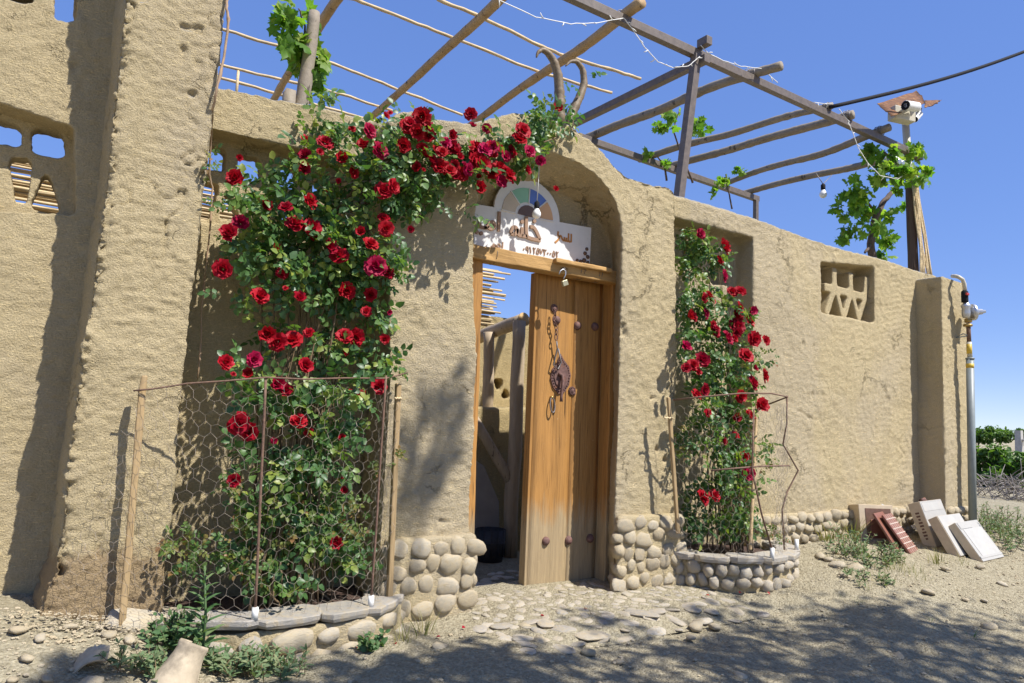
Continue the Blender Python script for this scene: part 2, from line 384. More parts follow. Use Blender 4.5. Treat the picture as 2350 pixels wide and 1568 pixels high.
m, t, b = new_mat('rose petal')
oi = t.nodes.new('ShaderNodeObjectInfo')
a = t.nodes.new('ShaderNodeAttribute'); a.attribute_name = 'tint'
col = ramp(t, oi.outputs['Random'], [(0, (.36, .004, .010)), (.45, (.42, .005, .018)), (.8, (.30, .003, .018)), (1, (.42, .006, .07))]).outputs[0]
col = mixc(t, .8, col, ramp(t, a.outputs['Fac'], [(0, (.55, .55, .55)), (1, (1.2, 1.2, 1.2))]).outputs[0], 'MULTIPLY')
L(t, col, b.inputs['Base Color']); b.inputs['Roughness'].default_value = .6; b.inputs['Specular IOR Level'].default_value = .25
tr = t.nodes.new('ShaderNodeBsdfTranslucent'); L(t, col, tr.inputs[0])
mx = t.nodes.new('ShaderNodeMixShader'); mx.inputs[0].default_value = .3
L(t, b.outputs[0], mx.inputs[1]); L(t, tr.outputs[0], mx.inputs[2]); L(t, mx.outputs[0], t.nodes['Material Output'].inputs[0])

m, t, b = new_mat('dirt road')
co = coords(t)
n1_ = N(t, 'ShaderNodeTexNoise', Scale=1.1, Detail=6.0, Roughness=.65); L(t, co, n1_.inputs['Vector'])
n2_ = N(t, 'ShaderNodeTexNoise', Scale=30.0, Detail=9.0, Roughness=.75); L(t, co, n2_.inputs['Vector'])
vo = N(t, 'ShaderNodeTexVoronoi', Scale=95.0); L(t, co, vo.inputs['Vector'])
vo2 = N(t, 'ShaderNodeTexVoronoi', Scale=38.0); L(t, co, vo2.inputs['Vector'])
col = ramp(t, n1_.outputs[0], [(.3, (.30, .25, .15)), (.5, (.375, .322, .205)), (.7, (.40, .355, .24))]).outputs[0]
col = mixc(t, .6, col, ramp(t, n2_.outputs[0], [(.3, (.165, .137, .088)), (.68, (.47, .415, .285))]).outputs[0])
vbw = t.nodes.new('ShaderNodeRGBToBW'); L(t, vo.outputs[1], vbw.inputs[0]); col = mixc(t, .35, col, vbw.outputs[0], 'SOFT_LIGHT')
L(t, col, b.inputs['Base Color']); b.inputs['Roughness'].default_value = .95; b.inputs['Specular IOR Level'].default_value = .15
h = mth(t, 'ADD', mth(t, 'MULTIPLY', n2_.outputs[0], 1.0), mth(t, 'MULTIPLY', vo.outputs[0], -.5)); h = mth(t, 'ADD', h, mth(t, 'MULTIPLY', vo2.outputs[0], -.5))
bump(t, b, h, .9, .02)

# ------------------------------------------------------------------ the ground
def ground_z(X, Y):
    X = np.asarray(X, float); Y = np.asarray(Y, float)
    z = .075*np.clip(Y, -8, 0) + .02*np.clip(-Y-.2, 0, 5)*sstep(3, 8, X)
    z = z + .20*sstep(1.0, -.1, X)*sstep(-1.3, .1, Y)
    z = z +   .165*sstep(3.6, 5.6, X)*sstep(-1.9, .05, Y)
    z = z - .10*sstep(9, 16, X)
    return z
def gz(x, y): return float(ground_z(x, y))
def make_ground():
    def axis(lo, hi, step, far, grow=1.22):
        a = list(np.arange(lo, hi+1e-6, step)); d = step
        while a[-1] < far: d *= grow; a.append(a[-1]+d)
        d = step
        while a[0] > -far: d *= grow; a.insert(0, a[0]-d)
        return np.array(a)
    xs = axis(-1.0, 8.5, .035, 400); ys = axis(-2.4, .9, .035, 400)
    XX, YY = np.meshgrid(xs, ys); p = np.stack([XX.ravel(), YY.ravel(), 0*XX.ravel()], 1)
    z = ground_z(p[:, 0], p[:, 1])
    z += .022*vnoise(p*1.6, 1) + .010*vnoise(p*5, 2) + .006*vnoise(p*14, 3)*sstep(12, 4, np.abs(p[:, 0]-3)) + .003*vnoise(p*33, 4)*sstep(12, 4, np.abs(p[:, 0]-3))
    # under the walls and inside the yard the earth stays below the floors
    inside = sstep(.42, .5, p[:, 1])*sstep(-6, -5.5, p[:, 0])*sstep(8.2, 7.6, p[:, 0])*sstep(7, 6.5, p[:, 1])
    z = z*(1-inside) - .22*inside
    nx, ny = len(xs), len(ys)
    idx = np.arange(nx*ny).reshape(ny, nx)
    f = np.stack([idx[:-1, :-1], idx[:-1, 1:], idx[1:, 1:], idx[1:, :-1]], -1).reshape(-1, 4)
    me = bpy.data.meshes.new('ground'); p[:, 2] = z
    me.from_pydata(p.tolist(), [], f.tolist()); me.materials.append(MAT['dirt road'])
    me.polygons.foreach_set('use_smooth', [True]*len(me.polygons))
    o = bpy.data.objects.new('ground', me); COL.objects.link(o); tag(o, kind='structure')
make_ground()

# ------------------------------------------------------------------ mud walls
def adobe(name, solid, mat, voxel=.018, cut=None, parent=None, amp=1.0, seed=0, sm=3, edge=None):
    tmp = bpy.data.objects.new('tmp', solid.mesh('tmp')); COL.objects.link(tmp); kill = [tmp]
    if cut:
        c = bpy.data.objects.new('tmpcut', cut.mesh('tmpcut')); COL.objects.link(c); kill.append(c)
        bm = tmp.modifiers.new('c', 'BOOLEAN'); bm.operation = 'DIFFERENCE'; bm.object = c; bm.solver = 'EXACT'; bm.use_self = True
    r = tmp.modifiers.new('r', 'REMESH'); r.mode = 'VOXEL'; r.voxel_size = voxel; r.adaptivity = 0
    s_ = tmp.modifiers.new('s', 'SMOOTH'); s_.iterations = sm; s_.factor = .5
    dg = bpy.context.evaluated_depsgraph_get(); dg.update()
    me = bpy.data.meshes.new_from_object(tmp.evaluated_get(dg)); me.name = name
    n = len(me.vertices); p = np.empty(n*3); me.vertices.foreach_get('co', p); p = p.reshape(-1, 3)
    nm = np.empty(n*3); me.vertices.foreach_get('normal', nm); nm = nm.reshape(-1, 3)
    d = .013*vnoise(p*1.9, seed) + .0055*vnoise(p*5.5, seed+1) + .0024*vnoise(p*15, seed+2)
    rg = vnoise(p*np.array([34, 34, 52]), seed+3); d += .0042*rg - .0036*np.abs(vnoise(p*np.array([70, 70, 46]), seed+6))
    d += np.clip(vnoise(p*26, seed+7)-.30, 0, 1)*.011*np.clip(vnoise(p*3, seed+8)+.35, 0, 1)      # clods thrown on by hand
    line = np.abs(vnoise(p*np.array([3.2, 3.2, 2.2]), seed+9)+.25*vnoise(p*13, seed+10))           # open shrinkage cracks
    d -= .016*np.clip(1-line/.035, 0, 1)*np.clip(vnoise(p*2.1, seed+11)*2.2-.55, 0, 1)
    chip = np.clip(vnoise(p*15, seed+4)*vnoise(p*2.3, seed+5)-.50, 0, 1)*.08        # little hollows where plaster has dropped
    am = amp*(edge(p) if edge else 1.0)
    p = p + nm*((d-chip)*am)[:, None]
    me.vertices.foreach_set('co', p.ravel()); me.update()
    me.materials.clear(); me.materials.append(MAT[mat]); me.polygons.foreach_set('use_smooth', [True]*len(me.polygons))
    for k in kill:
        d_ = k.data; bpy.data.objects.remove(k); bpy.data.meshes.remove(d_)
    o = bpy.data.objects.new(name, me); COL.objects.link(o)
    return adopt(o, parent)
def rnd_poly(pts, k=1.22):       # soften a hand-cut opening's corners
    mx_ = sum(p[0] for p in pts)/len(pts); mz_ = sum(p[1] for p in pts)/len(pts)
    pts = [(mx_+(p[0]-mx_)*k, mz_+(p[1]-mz_)*k) for p in pts]
    for _ in range(2):
        q = []
        for i in range(len(pts)):
            a = pts[i]; b_ = pts[(i+1) % len(pts)]
            q += [(a[0]*.88+b_[0]*.12, a[1]*.88+b_[1]*.12), (a[0]*.12+b_[0]*.88, a[1]*.12+b_[1]*.88)]
        pts = q
    return pts
YW = .35                          # front of the long wall
# far left bay
s1 = MB().slab(-1.3, .30, YW, YW+.42, -.3, 3.02)
c1 = MB().prism(xz([(-260, 150), (170, 293), (172, 492), (-260, 470)], YW), YW-.1, YW+.15)
YL = YW+.15
for P in ([(-60, 262), (40, 290), (40, 332), (-60, 312)], [(82, 300), (140, 308), (142, 356), (80, 346)],
          [(25, 370), (70, 375), (58, 462), (36, 456)], [(107, 402), (134, 484), (72, 476)], [(-55, 395), (-18, 470), (-90, 460)]):
    c1.prism(rnd_poly(xz(P, YL)), YL-.05, YW+.6)
c1.slab(-1.2, .02, YL+.10, YW+.6, 1.86, 2.36)
c1.prism(rnd_poly(xz([(132, -60), (172, -45), (170, 40), (128, 36)], YW)), YW-.1, YW+.6)
c1.prism(rnd_poly(xz([(20, -60), (70, -50), (70, 2), (20, -8)], YW)), YW-.1, YW+.6)
tag(adobe('mud_wall', s1, 'mud plaster', .010, c1, seed=3, amp=.75, sm=2), 'tall mud plaster wall with a lattice opening, in the shade of the buttress', 'wall')
# buttress tower
A = xz([(285, -60), (522, -60), (505, 140), (478, 420), (432, 780), (408, 1000), (390, 1200), (372, 1300)], -.0)
foot = [(.53, -.1), (.055, -.1)]
leftside = xz([(78, 1440), (125, 1300), (160, 1000), (200, 713), (232, 480), (262, 200)], -.0)
PA = A + foot + leftside
PB = [(x-(.03 if i >= len(A)+1 else 0), z) for i, (x, z) in enumerate(PA)]
PA[0] = (PA[0][0], 3.45); PA[1] = (PA[1][0], 3.45); PB[0] = (PB[0][0], 3.45); PB[1] = (PB[1][0], 3.45)
_le = sorted(leftside, key=lambda q: q[1])
def ragged(p):       # the plaster has crumbled along the left arris
    xe = np.interp(p[:, 2], [q[1] for q in _le], [q[0] for q in _le])
    return 1+2.6*np.exp(-((p[:, 0]-xe)/.035)**2-(np.clip(p[:, 1], 0, 9)/.06)**2)
tag(adobe('buttress', MB().loft(PA, 0.0, PB, YW+.3), 'mud plaster damp foot', .0095, seed=21, sm=3, edge=ragged),
    'massive tapering mud plaster buttress with a damp brown foot and ragged left edge', 'buttress')
# bay behind the big rose
top = xz([(440, 185), (505, 200), (730, 245), (875, 282), (960, 300)], YW)
s2 = MB().prism([(.2, -.3), (.2, 2.68)] + top + [(2.0, 2.72), (2.0, -.3)], YW, YW+.42)
c2 = MB().prism(xz([(430, 280), (485, 295), (700, 345), (800, 365), (790, 560), (440, 505)], YW), YW-.1, YW+.15)
for P in ([(472, 338), (513, 346), (512, 388), (468, 380)], [(553, 362), (596, 368), (597, 415), (550, 408)], [(640, 380), (680, 388), (680, 432), (638, 425)], [(722, 398), (758, 405), (758, 450), (720, 443)],
          [(455, 422), (500, 432), (478, 498), (448, 494)], [(580, 448), (606, 460), (612, 480), (584, 476)], [(520, 440), (548, 500), (505, 498)], [(640, 470), (672, 476), (655, 530)], [(700, 480), (735, 545), (682, 540)]):
    c2.prism(rnd_poly(xz(P, YL)), YL-.05, YW+.6)
c2.slab(.5, 1.25, YL+.10, YW+.6, 1.9, 2.46)
tag(adobe('mud_wall', s2, 'mud plaster', .010, c2, seed=37, amp=.75, sm=2), 'mud plaster wall with a lattice window, behind the big climbing rose', 'wall')
# right-hand wall
YR = .12
top = xz([(1530, 442), (1600, 463), (1750, 505), (1900, 560), (2060, 606), (2150, 634)], YR)
s3 = MB().prism([(3.3, -.3)] + top + [(7.3, -.3)], YR, YR+.45)
zt = at(1640, 522, Y=YR).z
c3 = MB().slab(3.2, 4.57, YR-.2, YR+.18, -.5, zt)
c3.prism(xz([(1886, 602), (2007, 612), (2008, 741), (1884, 718)], YR), YR-.1, YR+.19)
YM = YR+.16
for P in ([(1578, 545), (1606, 550), (1606, 590), (1576, 586)], [(1640, 600), (1672, 606), (1676, 650), (1640, 645)]):
    c3.prism(rnd_poly(xz(P, YM)), YM-.05, YR+.7)
wall3 = tag(thing('mud_wall', 'long mud plaster wall with a small lattice window on a footing of river stones', 'wall', (5.5, YR, .1)))
adobe('wall', s3, 'mud plaster', .0125, c3, parent=wall3, seed=51)
lat = MB()
for pts, wd in ([[(1905, 620), (1905, 665), (1888, 722)], .033], [[(1907, 655), (1926, 730)], .028], [[(1943, 630), (1944, 672), (1928, 728)], .033], [[(1945, 665), (1962, 736)], .028], [[(1884, 660), (1972, 682)], .036],
                [[(1980, 640), (1975, 690), (1962, 732)], .03]):
    q = [at(x, y, Y=YR+.10) for x, y in pts]
    for a_, b_ in zip(q[:-1], q[1:]):
        d = b_-a_; nn = Vector((-d.z, 0, d.x)).normalized()*wd
        e = d.normalized()*.012
        lat.prism([((a_-e+nn).x, (a_-e+nn).z), ((b_+e+nn).x, (b_+e+nn).z), ((b_+e-nn).x, (b_+e-nn).z), ((a_-e-nn).x, (a_-e-nn).z)], YR+.055, YR+.20)
adobe('lattice', lat, 'mud plaster', .010, parent=wall3, seed=60, amp=.35, sm=3)
# end pier
zt = at(2140, 628, Y=-.117).z
tag(adobe('pier', MB().slab(6.97, 7.47, -.117, .55, .0, zt), 'mud plaster', .0125, seed=77), 'square mud plaster pier at the end of the wall beside the gas pipe', 'pier')
# the gateway
gate = thing('gateway', 'arched mud plaster gateway with two pillars on river stone plinths', 'gateway', (2.6, 0, 0))
topo = xz([(893, 292), (899, 270), (920, 256), (945, 257), (1017, 277), (1084, 287), (1137, 270), (1181, 258), (1240, 262), (1307, 285), (1351, 314), (1401, 367), (1437, 400), (1484, 417), (1532, 424), (1552, 440)], 0)
def portal(xl, xr, xo0, xo1, zs, rise, k, lean=0.0):
    out = [(xo0, -.1), (xo0, 1.2)] + topo + [(xo1, 1.4), (xo1, -.1), (xr, -.1), (xr, zs-.9), (xr, zs-.45)]
    x_top = xl-lean; cx_ = (x_top+xr)/2; hw = (xr-x_top)/2
    for i in range(13):
        a_ = math.pi*i/12
        out.append((cx_+hw*math.copysign(abs(math.cos(a_))**k, math.cos(a_)), zs+rise*math.sin(a_)**.9))
    return out + [(xl-lean*.8, zs-.45), (xl-lean*.3, zs-.9), (xl, -.1)]
front = portal(2.065, 3.10, 1.52, 3.64, 2.22, .46, .85, .075)
back = portal(2.07, 3.29, 1.52, 3.64, 2.12, .43, .9)
sp = MB().loft(front, 0, back, .30)
tym = MB().prism([(1.6, -.1), (1.6, 2.6), (2.2, 2.75), (2.7, 2.85), (3.1, 2.6), (3.6, 2.55), (3.6, -.1), (3.30, -.1), (3.30, 2.06), (2.09, 2.06), (2.09, -.1)], .30, .56)
adobe('arch', MB().add(sp.v, sp.f).add(tym.v, tym.f), 'mud plaster', .0105, parent=gate, seed=91, sm=4)

# ------------------------------------------------------------------ stones
def blob_mesh(name, mat, seed, flat=1.0, sub=2, rough=.22, fr=1.3):
    bm = bmesh.new(); bmesh.ops.create_icosphere(bm, subdivisions=sub, radius=1)
    for v in bm.verts:
        c = v.co.normalized()
        k = 1 + rough*n1(c.x*fr+seed*7.1, c.y*fr, c.z*fr) + rough*.4*n1(c.x*3.1, c.y*3.1+seed*3, c.z*3.1)
        e = .80   # squarish pebbles
        c = Vector([math.copysign(abs(a)**e, a) for a in c])
        v.co = c*k; v.co.z *= flat
    me = bpy.data.meshes.new(name); bm.to_mesh(me); bm.free()
    me.polygons.foreach_set('use_smooth', [True]*len(me.polygons)); me.materials.append(MAT[mat]); return me
STONE = [blob_mesh('stone', 'river stone', i, rough=.30, fr=1.6) for i in range(7)]
DUSTY = [blob_mesh('stone', 'dusty stone', i+20, rough=.32, fr=1.6) for i in range(7)]
CHIP = [blob_mesh('stone', 'dusty stone', i+40, sub=1, rough=.5, fr=1.8) for i in range(4)]
SLATE = []
def rough_slab(w_, d_, h_, seed, mat, nseg=7):
    mb = MB(); ring = []
    for i in range(nseg*2):
        a = 2*math.pi*i/(nseg*2); c, s_ = math.cos(a), math.sin(a)
        k = (1/max(abs(c), abs(s_)))**.75*(1+.13*n1(c*2+seed, s_*2, seed))
        ring.append((c*k*w_/2, s_*k*d_/2))
    n = len(ring)
    for zz, k in ((-h_/2, .93), (-h_*.1, 1.0), (h_*.38, 1.0), (h_/2, .95)):
        for i, (x, y) in enumerate(ring): mb.v.append((x*k, y*k, zz + .12*h_*n1(x*20, y*20, seed+zz*50)))
    for r_ in range(3):
        for i in range(n):
            j = (i+1) % n; mb.f.append((r_*n+i, r_*n+j, r_*n+n+j, r_*n+n+i))
    mb.f.append(tuple(range(n))[::-1]); mb.f.append(tuple(range(3*n, 4*n)))
    me = mb.mesh('slab', MAT[mat], False); return me

def path_len(path):
    d = [0]
    for a, b_ in zip(path[:-1], path[1:]): d.append(d[-1]+math.hypot(b_[0]-a[0], b_[1]-a[1]))
    return d
def path_at(path, d, s):
    s = max(0, min(d[-1]-1e-6, s))
    for i in range(len(d)-1):
        if s <= d[i+1]:
            t = (s-d[i])/(d[i+1]-d[i]); a, b_ = path[i], path[i+1]
            tx, ty = (b_[0]-a[0])/(d[i+1]-d[i]), (b_[1]-a[1])/(d[i+1]-d[i])
            return a[0]+(b_[0]-a[0])*t, a[1]+(b_[1]-a[1])*t, math.atan2(ty, tx)
def courses(parent, path, z0, z1, size, hgt, meshes, depth=.05, zfun=None, seed=0, jitter=.18):
    """rows of separate river stones bedded in mud along a path (right side of the path faces out)"""
    rr = random.Random(seed); d = path_len(path); nrow = max(1, round((z1-z0)/hgt)); rh = (z1-z0)/nrow
    for r_ in range(nrow):
        s = rr.uniform(-.3, .2)*size
        while s < d[-1]-.2*size:
            wd = size*rr.uniform(.72, 1.3); c = s+wd/2; s += wd*.98
            if c > d[-1]-.1*size: break
            x, y, a = path_at(path, d, c)
            zb = zfun(x, y) if zfun else 0
            z = z0+zb*(1-(r_+.5)/nrow)+rh*(r_+.5)+rr.uniform(-.24, .24)*rh
            inst('stone', rr.choice(meshes), parent, (x-math.sin(a)*.010, y+math.cos(a)*.010, z), (rr.uniform(-.25, .25), rr.uniform(-.3, .3), a+rr.uniform(-.15, .15)),
                 (wd*.48*rr.uniform(.8, 1.08), depth*rr.uniform(.7, 1.25), rh*.52*rr.uniform(.72, 1.12)))
def band(path, z0, z1, off, zf0=None):
    mb = MB(); n = len(path)
    for x, y in path:
        mb.v += [(x, y, z0), (x, y, z1)]
    for i in range(n-1): mb.f.append((2*i, 2*i+2, 2*i+3, 2*i+1))
    return mb
def core(path, z0, z1, thick):
    """closed mud core behind the stones; thick is measured to the left of the path"""
    poly = list(path); inner = []
    d = path_len(path)
    for i, (x, y) in enumerate(path):
        _, _, a = path_at(path, d, d[i]); inner.append((x-math.sin(a)*thick, y+math.cos(a)*thick))
    P = poly+inner[::-1]; n = len(P)
    area = sum(P[i][0]*P[(i+1) % n][1]-P[(i+1) % n][0]*P[i][1] for i in range(n))
    if area < 0: P = P[::-1]
    mb = MB(); mb.add([(x, y, z0) for x, y in P]+[(x, y, z1) for x, y in P],
                      [tuple(range(n))[::-1], tuple(range(n, 2*n))]+[(i, (i+1) % n, n+(i+1) % n, n+i) for i in range(n)])
    return mb

# gateway plinths
for path, zt, sd in (([(1.535, .20), (1.55, -.055), (2.07, -.055), (2.09, .12)], .40, 3), ([(3.20, .12), (3.075, -.055), (3.655, -.055), (3.68, .24)], .455, 4)):
    pl = adobe('plinth', MB().add([(x, y, z) for z in (-.2, zt) for x, y in path], [(3, 2, 1, 0), (4, 5, 6, 7)]+[(i, (i+1) % 4, (i+1) % 4+4, i+4) for i in range(4)]), 'mud plaster', .014, parent=gate, seed=101+sd, amp=.8, sm=5)
    courses(pl, path, .0, zt-.01, .112, .094, DUSTY, .030, seed=sd)
# footing of the long wall
fpath = [(4.55, .085), (5.2, .075), (6.0, .07), (6.99, .07)]
ft = adobe('footing', core(fpath, -.1, .385, .2), 'mud plaster', .018, parent=wall3, seed=120, amp=.8)
courses(ft, fpath, .06, .385, .105, .085, DUSTY, .038, seed=9)
for zz in (.30, .38):
    for xx in (7.02, 7.12, 7.22, 7.33, 7.42):
        inst('stone', random.choice(DUSTY), wall3, (xx+random.uniform(-.02, .02), -.12, zz-.02), (0, random.uniform(-.3, .3), 0), (.05, .03, .035))

def arc(cx_, cy_, rx, ry, a0, a1, n):
    return [(cx_+rx*math.cos(rad(a0+(a1-a0)*i/n)), cy_+ry*math.sin(rad(a0+(a1-a0)*i/n))) for i in range(n+1)]
# round planter at the right pillar
pr = thing('stone_planter', 'half round river stone planter with slate rim at the foot of the right pillar', 'planter', (4.15, -.1, .03))
ppath = arc(4.15, .06, .55, .47, 180, 360, 18)
adobe('core', core(ppath, -.12, .165, .14), 'mud plaster', .015, parent=pr, seed=130, amp=.8)
courses(pr, ppath, -.01, .165, .092, .085, STONE, .048, seed=12)
dd = path_len(ppath); s = .0; k = 0
while s < dd[-1]-.05:
    wd = random.uniform(.17, .27); x, y, a = path_at(ppath, dd, s+wd/2)
    sl = inst('slab', rough_slab(wd*1.04, .17, .042, k+2, 'slate slab'), pr, (x-math.sin(a)*.045, y+math.cos(a)*.045, .188+random.uniform(-.006, .006)), (random.uniform(-.05, .05), random.uniform(-.04, .04), a))
    s += wd; k += 1
mb = MB(); ip = arc(4.15, .10, .47, .40, 180, 360, 16); mb.add([(x, y, .15) for x, y in ip]+[(4.15, .3, .17)], [(i, i+1, len(ip)) for i in range(len(ip)-1)])
mb.build('soil', MAT['planter soil'], pr)
# low planter under the big rose
pl = thing('stone_planter', 'long low planter of pale boulders and slate slabs under the big rose', 'planter', (1.1, -.2, -.02))
lpath = [(.40, .16), (.44, -.02), (.56, -.16), (.78, -.27), (1.0, -.30), (1.25, -.29), (1.45, -.24), (1.60, -.12), (1.66, .02)]
adobe('core', core(lpath, -.2, .09, .16), 'mud plaster', .015, parent=pl, seed=140, amp=.9)
courses(pl, lpath[2:], -.10, .085, .17, .098, DUSTY+STONE[:2], .042, seed=22)
dd = path_len(lpath); s = .12; k = 0
while s < dd[-1]-.04:
    wd = random.uniform(.2, .33); x, y, a = path_at(lpath, dd, s+wd/2)
    inst('slab', rough_slab(wd*1.05, .2, .038, k+32, 'slate slab'), pl, (x-math.sin(a)*.085, y+math.cos(a)*.085, .114+.01*math.sin(k)), (random.uniform(-.05, .05), random.uniform(-.05, .05), a))
    s += wd; k += 1
inst('stone', DUSTY[2], pl, (.44, .02, .11), (0.1, .2, .4), (.16, .13, .06))
mb = MB(); ip = [(.45, .2), (.52, .0), (.64, -.08), (.82, -.17), (1.0, -.2), (1.25, -.19), (1.43, -.14), (1.54, -.04), (1.56, .35), (.5, .38)]
mb.add([(x, y, .09) for x, y in ip]+[(1.05, .05, .13)], [(i, (i+1) % len(ip), len(ip)) for i in range(len(ip))]); mb.build('soil', MAT['planter soil'], pl)

# pebble paving in front of the gate: stones set in hard mud
pav = MB(); cells = []
for i in range(41):
    for j in range(25):
        u = i/40; v = j/24
        x = 1.95+1.75*u + (v*.25-.12)*(u-.5); y = .30-.98*v
        edge = min(1, 6*min(u, 1-u), 6*(1-v) if v > .5 else 1)
        pav.v.append((x, y, gz(x, y)*.35 + .035*edge - .03 + .01*n1(x*6, y*6) - (.03*(v-.4) if v > .4 else 0)))
for i in range(40):
    for j in range(24): pav.f.append((i*25+j, i*25+j+1, i*25+j+26, i*25+j+25))
pv = tag(pav.build('paving', MAT['dirt road']), kind='structure')
def gnd(x, y):
    p = np.array([[x, y, 0.0]]); return gz(x, y)+float(.022*vnoise(p*1.6, 1)[0]+.010*vnoise(p*5, 2)[0])
def pav_z(x, y):
    """top of the paving bed, or of the road where the bed has run out"""
    v = (.30-y)/.98; k_ = v*.25-.12; u = (x-1.95+.5*k_)/(1.75+k_)
    edge = min(1, 6*min(u, 1-u), 6*(1-v) if v > .5 else 1)
    z = gz(x, y)*.35+.035*edge-.03+.01*n1(x*6, y*6)-(.03*(v-.4) if v > .4 else 0) if edge > 0 else -9
    return max(z, gnd(x, y))
pp = random.Random(5); pts = []
for _ in range(5000):
    x = pp.uniform(1.98, 3.74); y = pp.uniform(-.66, .2); sz = pp.uniform(.022, .045)*(1.0 if y > -.4 else 1.5)
    if y > .0 and (x < 2.12 or x > 3.08): continue
    if -.34 < y < -.22 and pp.random() < .35: continue
    if all(math.hypot(x-a, y-b_) > (sz+c)*1.05 for a, b_, c in pts): pts.append((x, y, sz))
    if len(pts) > 230: break
for x, y, sz in pts:
    inst('stone', pp.choice(STONE), pv, (x, y, pav_z(x, y)-sz*.12), (pp.uniform(-.2, .2), pp.uniform(-.2, .2), pp.uniform(0, 3)), (sz*pp.uniform(.95, 1.4), sz*pp.uniform(.75, .95), sz*.26))
for i, (px, py, w_, d_) in enumerate(((1360, 1455, .2, .12), (1250, 1438, .16, .10), (1470, 1415, .22, .14), (1150, 1440, .13, .09), (1100, 1448, .10, .08), (1590, 1405, .10, .09), (1200, 1468, .12, .06))):
    p = at(px, py, Z=-.03); inst('stone', STONE[i % 7], pv, (p.x, p.y, pav_z(p.x, p.y)+.004), (.05, .03, i), (w_*.5, d_*.5, .012))

# raised yard floor inside the gate
fl = MB()
fl.slab(-5.4, 7.6, .34, 6.4, -.4, -.085)
fo = tag(fl.build('courtyard_floor', MAT['dirt road']), kind='structure')
sill = MB().slab(2.1, 3.3, .16, .46, -.2, -.012).build('door_sill', MAT['grey yard plaster'], pv, bevel=.01)
for i in range(60):
    x = pp.uniform(2.4, 3.3); y = pp.uniform(.5, 1.0)
    inst('stone', pp.choice(STONE), fo, (x, y, -.082), (0, 0, pp.uniform(0, 3)), (.045, .03, .012))

# ------------------------------------------------------------------ door frame, door, padlock
fr = thing('door_frame', 'rough timber door frame with a heavy split lintel under the sign', 'door frame', (2.7, .2, 0))
def timber(name, a, b_, wx, wy, mat, parent, seed, n=14, along='z', amp=.006):
    """hewn timber: square section with wandering faces"""
    mb = MB(); a = Vector(a); b_ = Vector(b_)
    for i in range(n+1):
        p = a.lerp(b_, i/n)
        for k, (sx, sy) in enumerate(((-1, -1), (1, -1), (1, 1), (-1, 1))):
            jx = amp*n1(i*.6, k*3, seed); jy = amp*n1(i*.6, k*3+1, seed+4)
            off = Vector((sx*wx/2+jx, sy*wy/2+jy, 0)) if along == 'z' else Vector((0, sy*wy/2+jy, sx*wx/2+jx))
            mb.v.append(tuple(p+off))
    for i in range(n):
        for k in range(4):
            k2 = (k+1) % 4; o = i*4; q = (o+k, o+k2, o+4+k2, o+4+k); mb.f.append(q)
    mb.f.append((3, 2, 1, 0)); mb.f.append((n*4, n*4+1, n*4+2, n*4+3))
    if along != 'z': mb.f = [tuple(reversed(q)) for q in mb.f]
    return mb.build(name, MAT[mat], parent, bevel=.006)
YD = .27                                              # front of the door leaf
timber('jamb', (2.145, .225, -.05), (2.112, .225, 2.0), .09, .10, 'varnished door wood', fr, 3)
timber('jamb', (3.225, .225, -.05), (3.225, .225, 2.0), .085, .10, 'varnished door wood', fr, 5)
lt0 = at(1090, 578, Y=.15); lt1 = at(1418, 637, Y=.15)
timber('lintel', (lt0.x-.03, .185, lt0.z+.0), (lt1.x+.02, .185, lt1.z-.005), .085, .11, 'lintel wood', fr, 8, along='x', amp=.012)
timber('split_batten', (at(1330, 0, Y=.12).x-.13, .115, at(1345, 612, Y=.12).z), (at(1400, 628, Y=.12).x, .115, at(1400, 622, Y=.12).z), .03, .04, 'lintel wood', fr, 12, along='x')
for px_ in (1136, 1330, 1338, 1372, 1378):
    p = at(px_, 600, Y=.15); zz = lt0.z+(lt1.z-lt0.z)*(p.x-lt0.x)/(lt1.x-lt0.x)
    MB().tube([(p.x+.002*math.sin(a*3), .185+.062*math.cos(a), zz+.052*math.sin(a)) for a in [k*math.pi/8 for k in range(17)]], .0016, 4, False).build('binding_wire', MAT['thin wire'], fr)
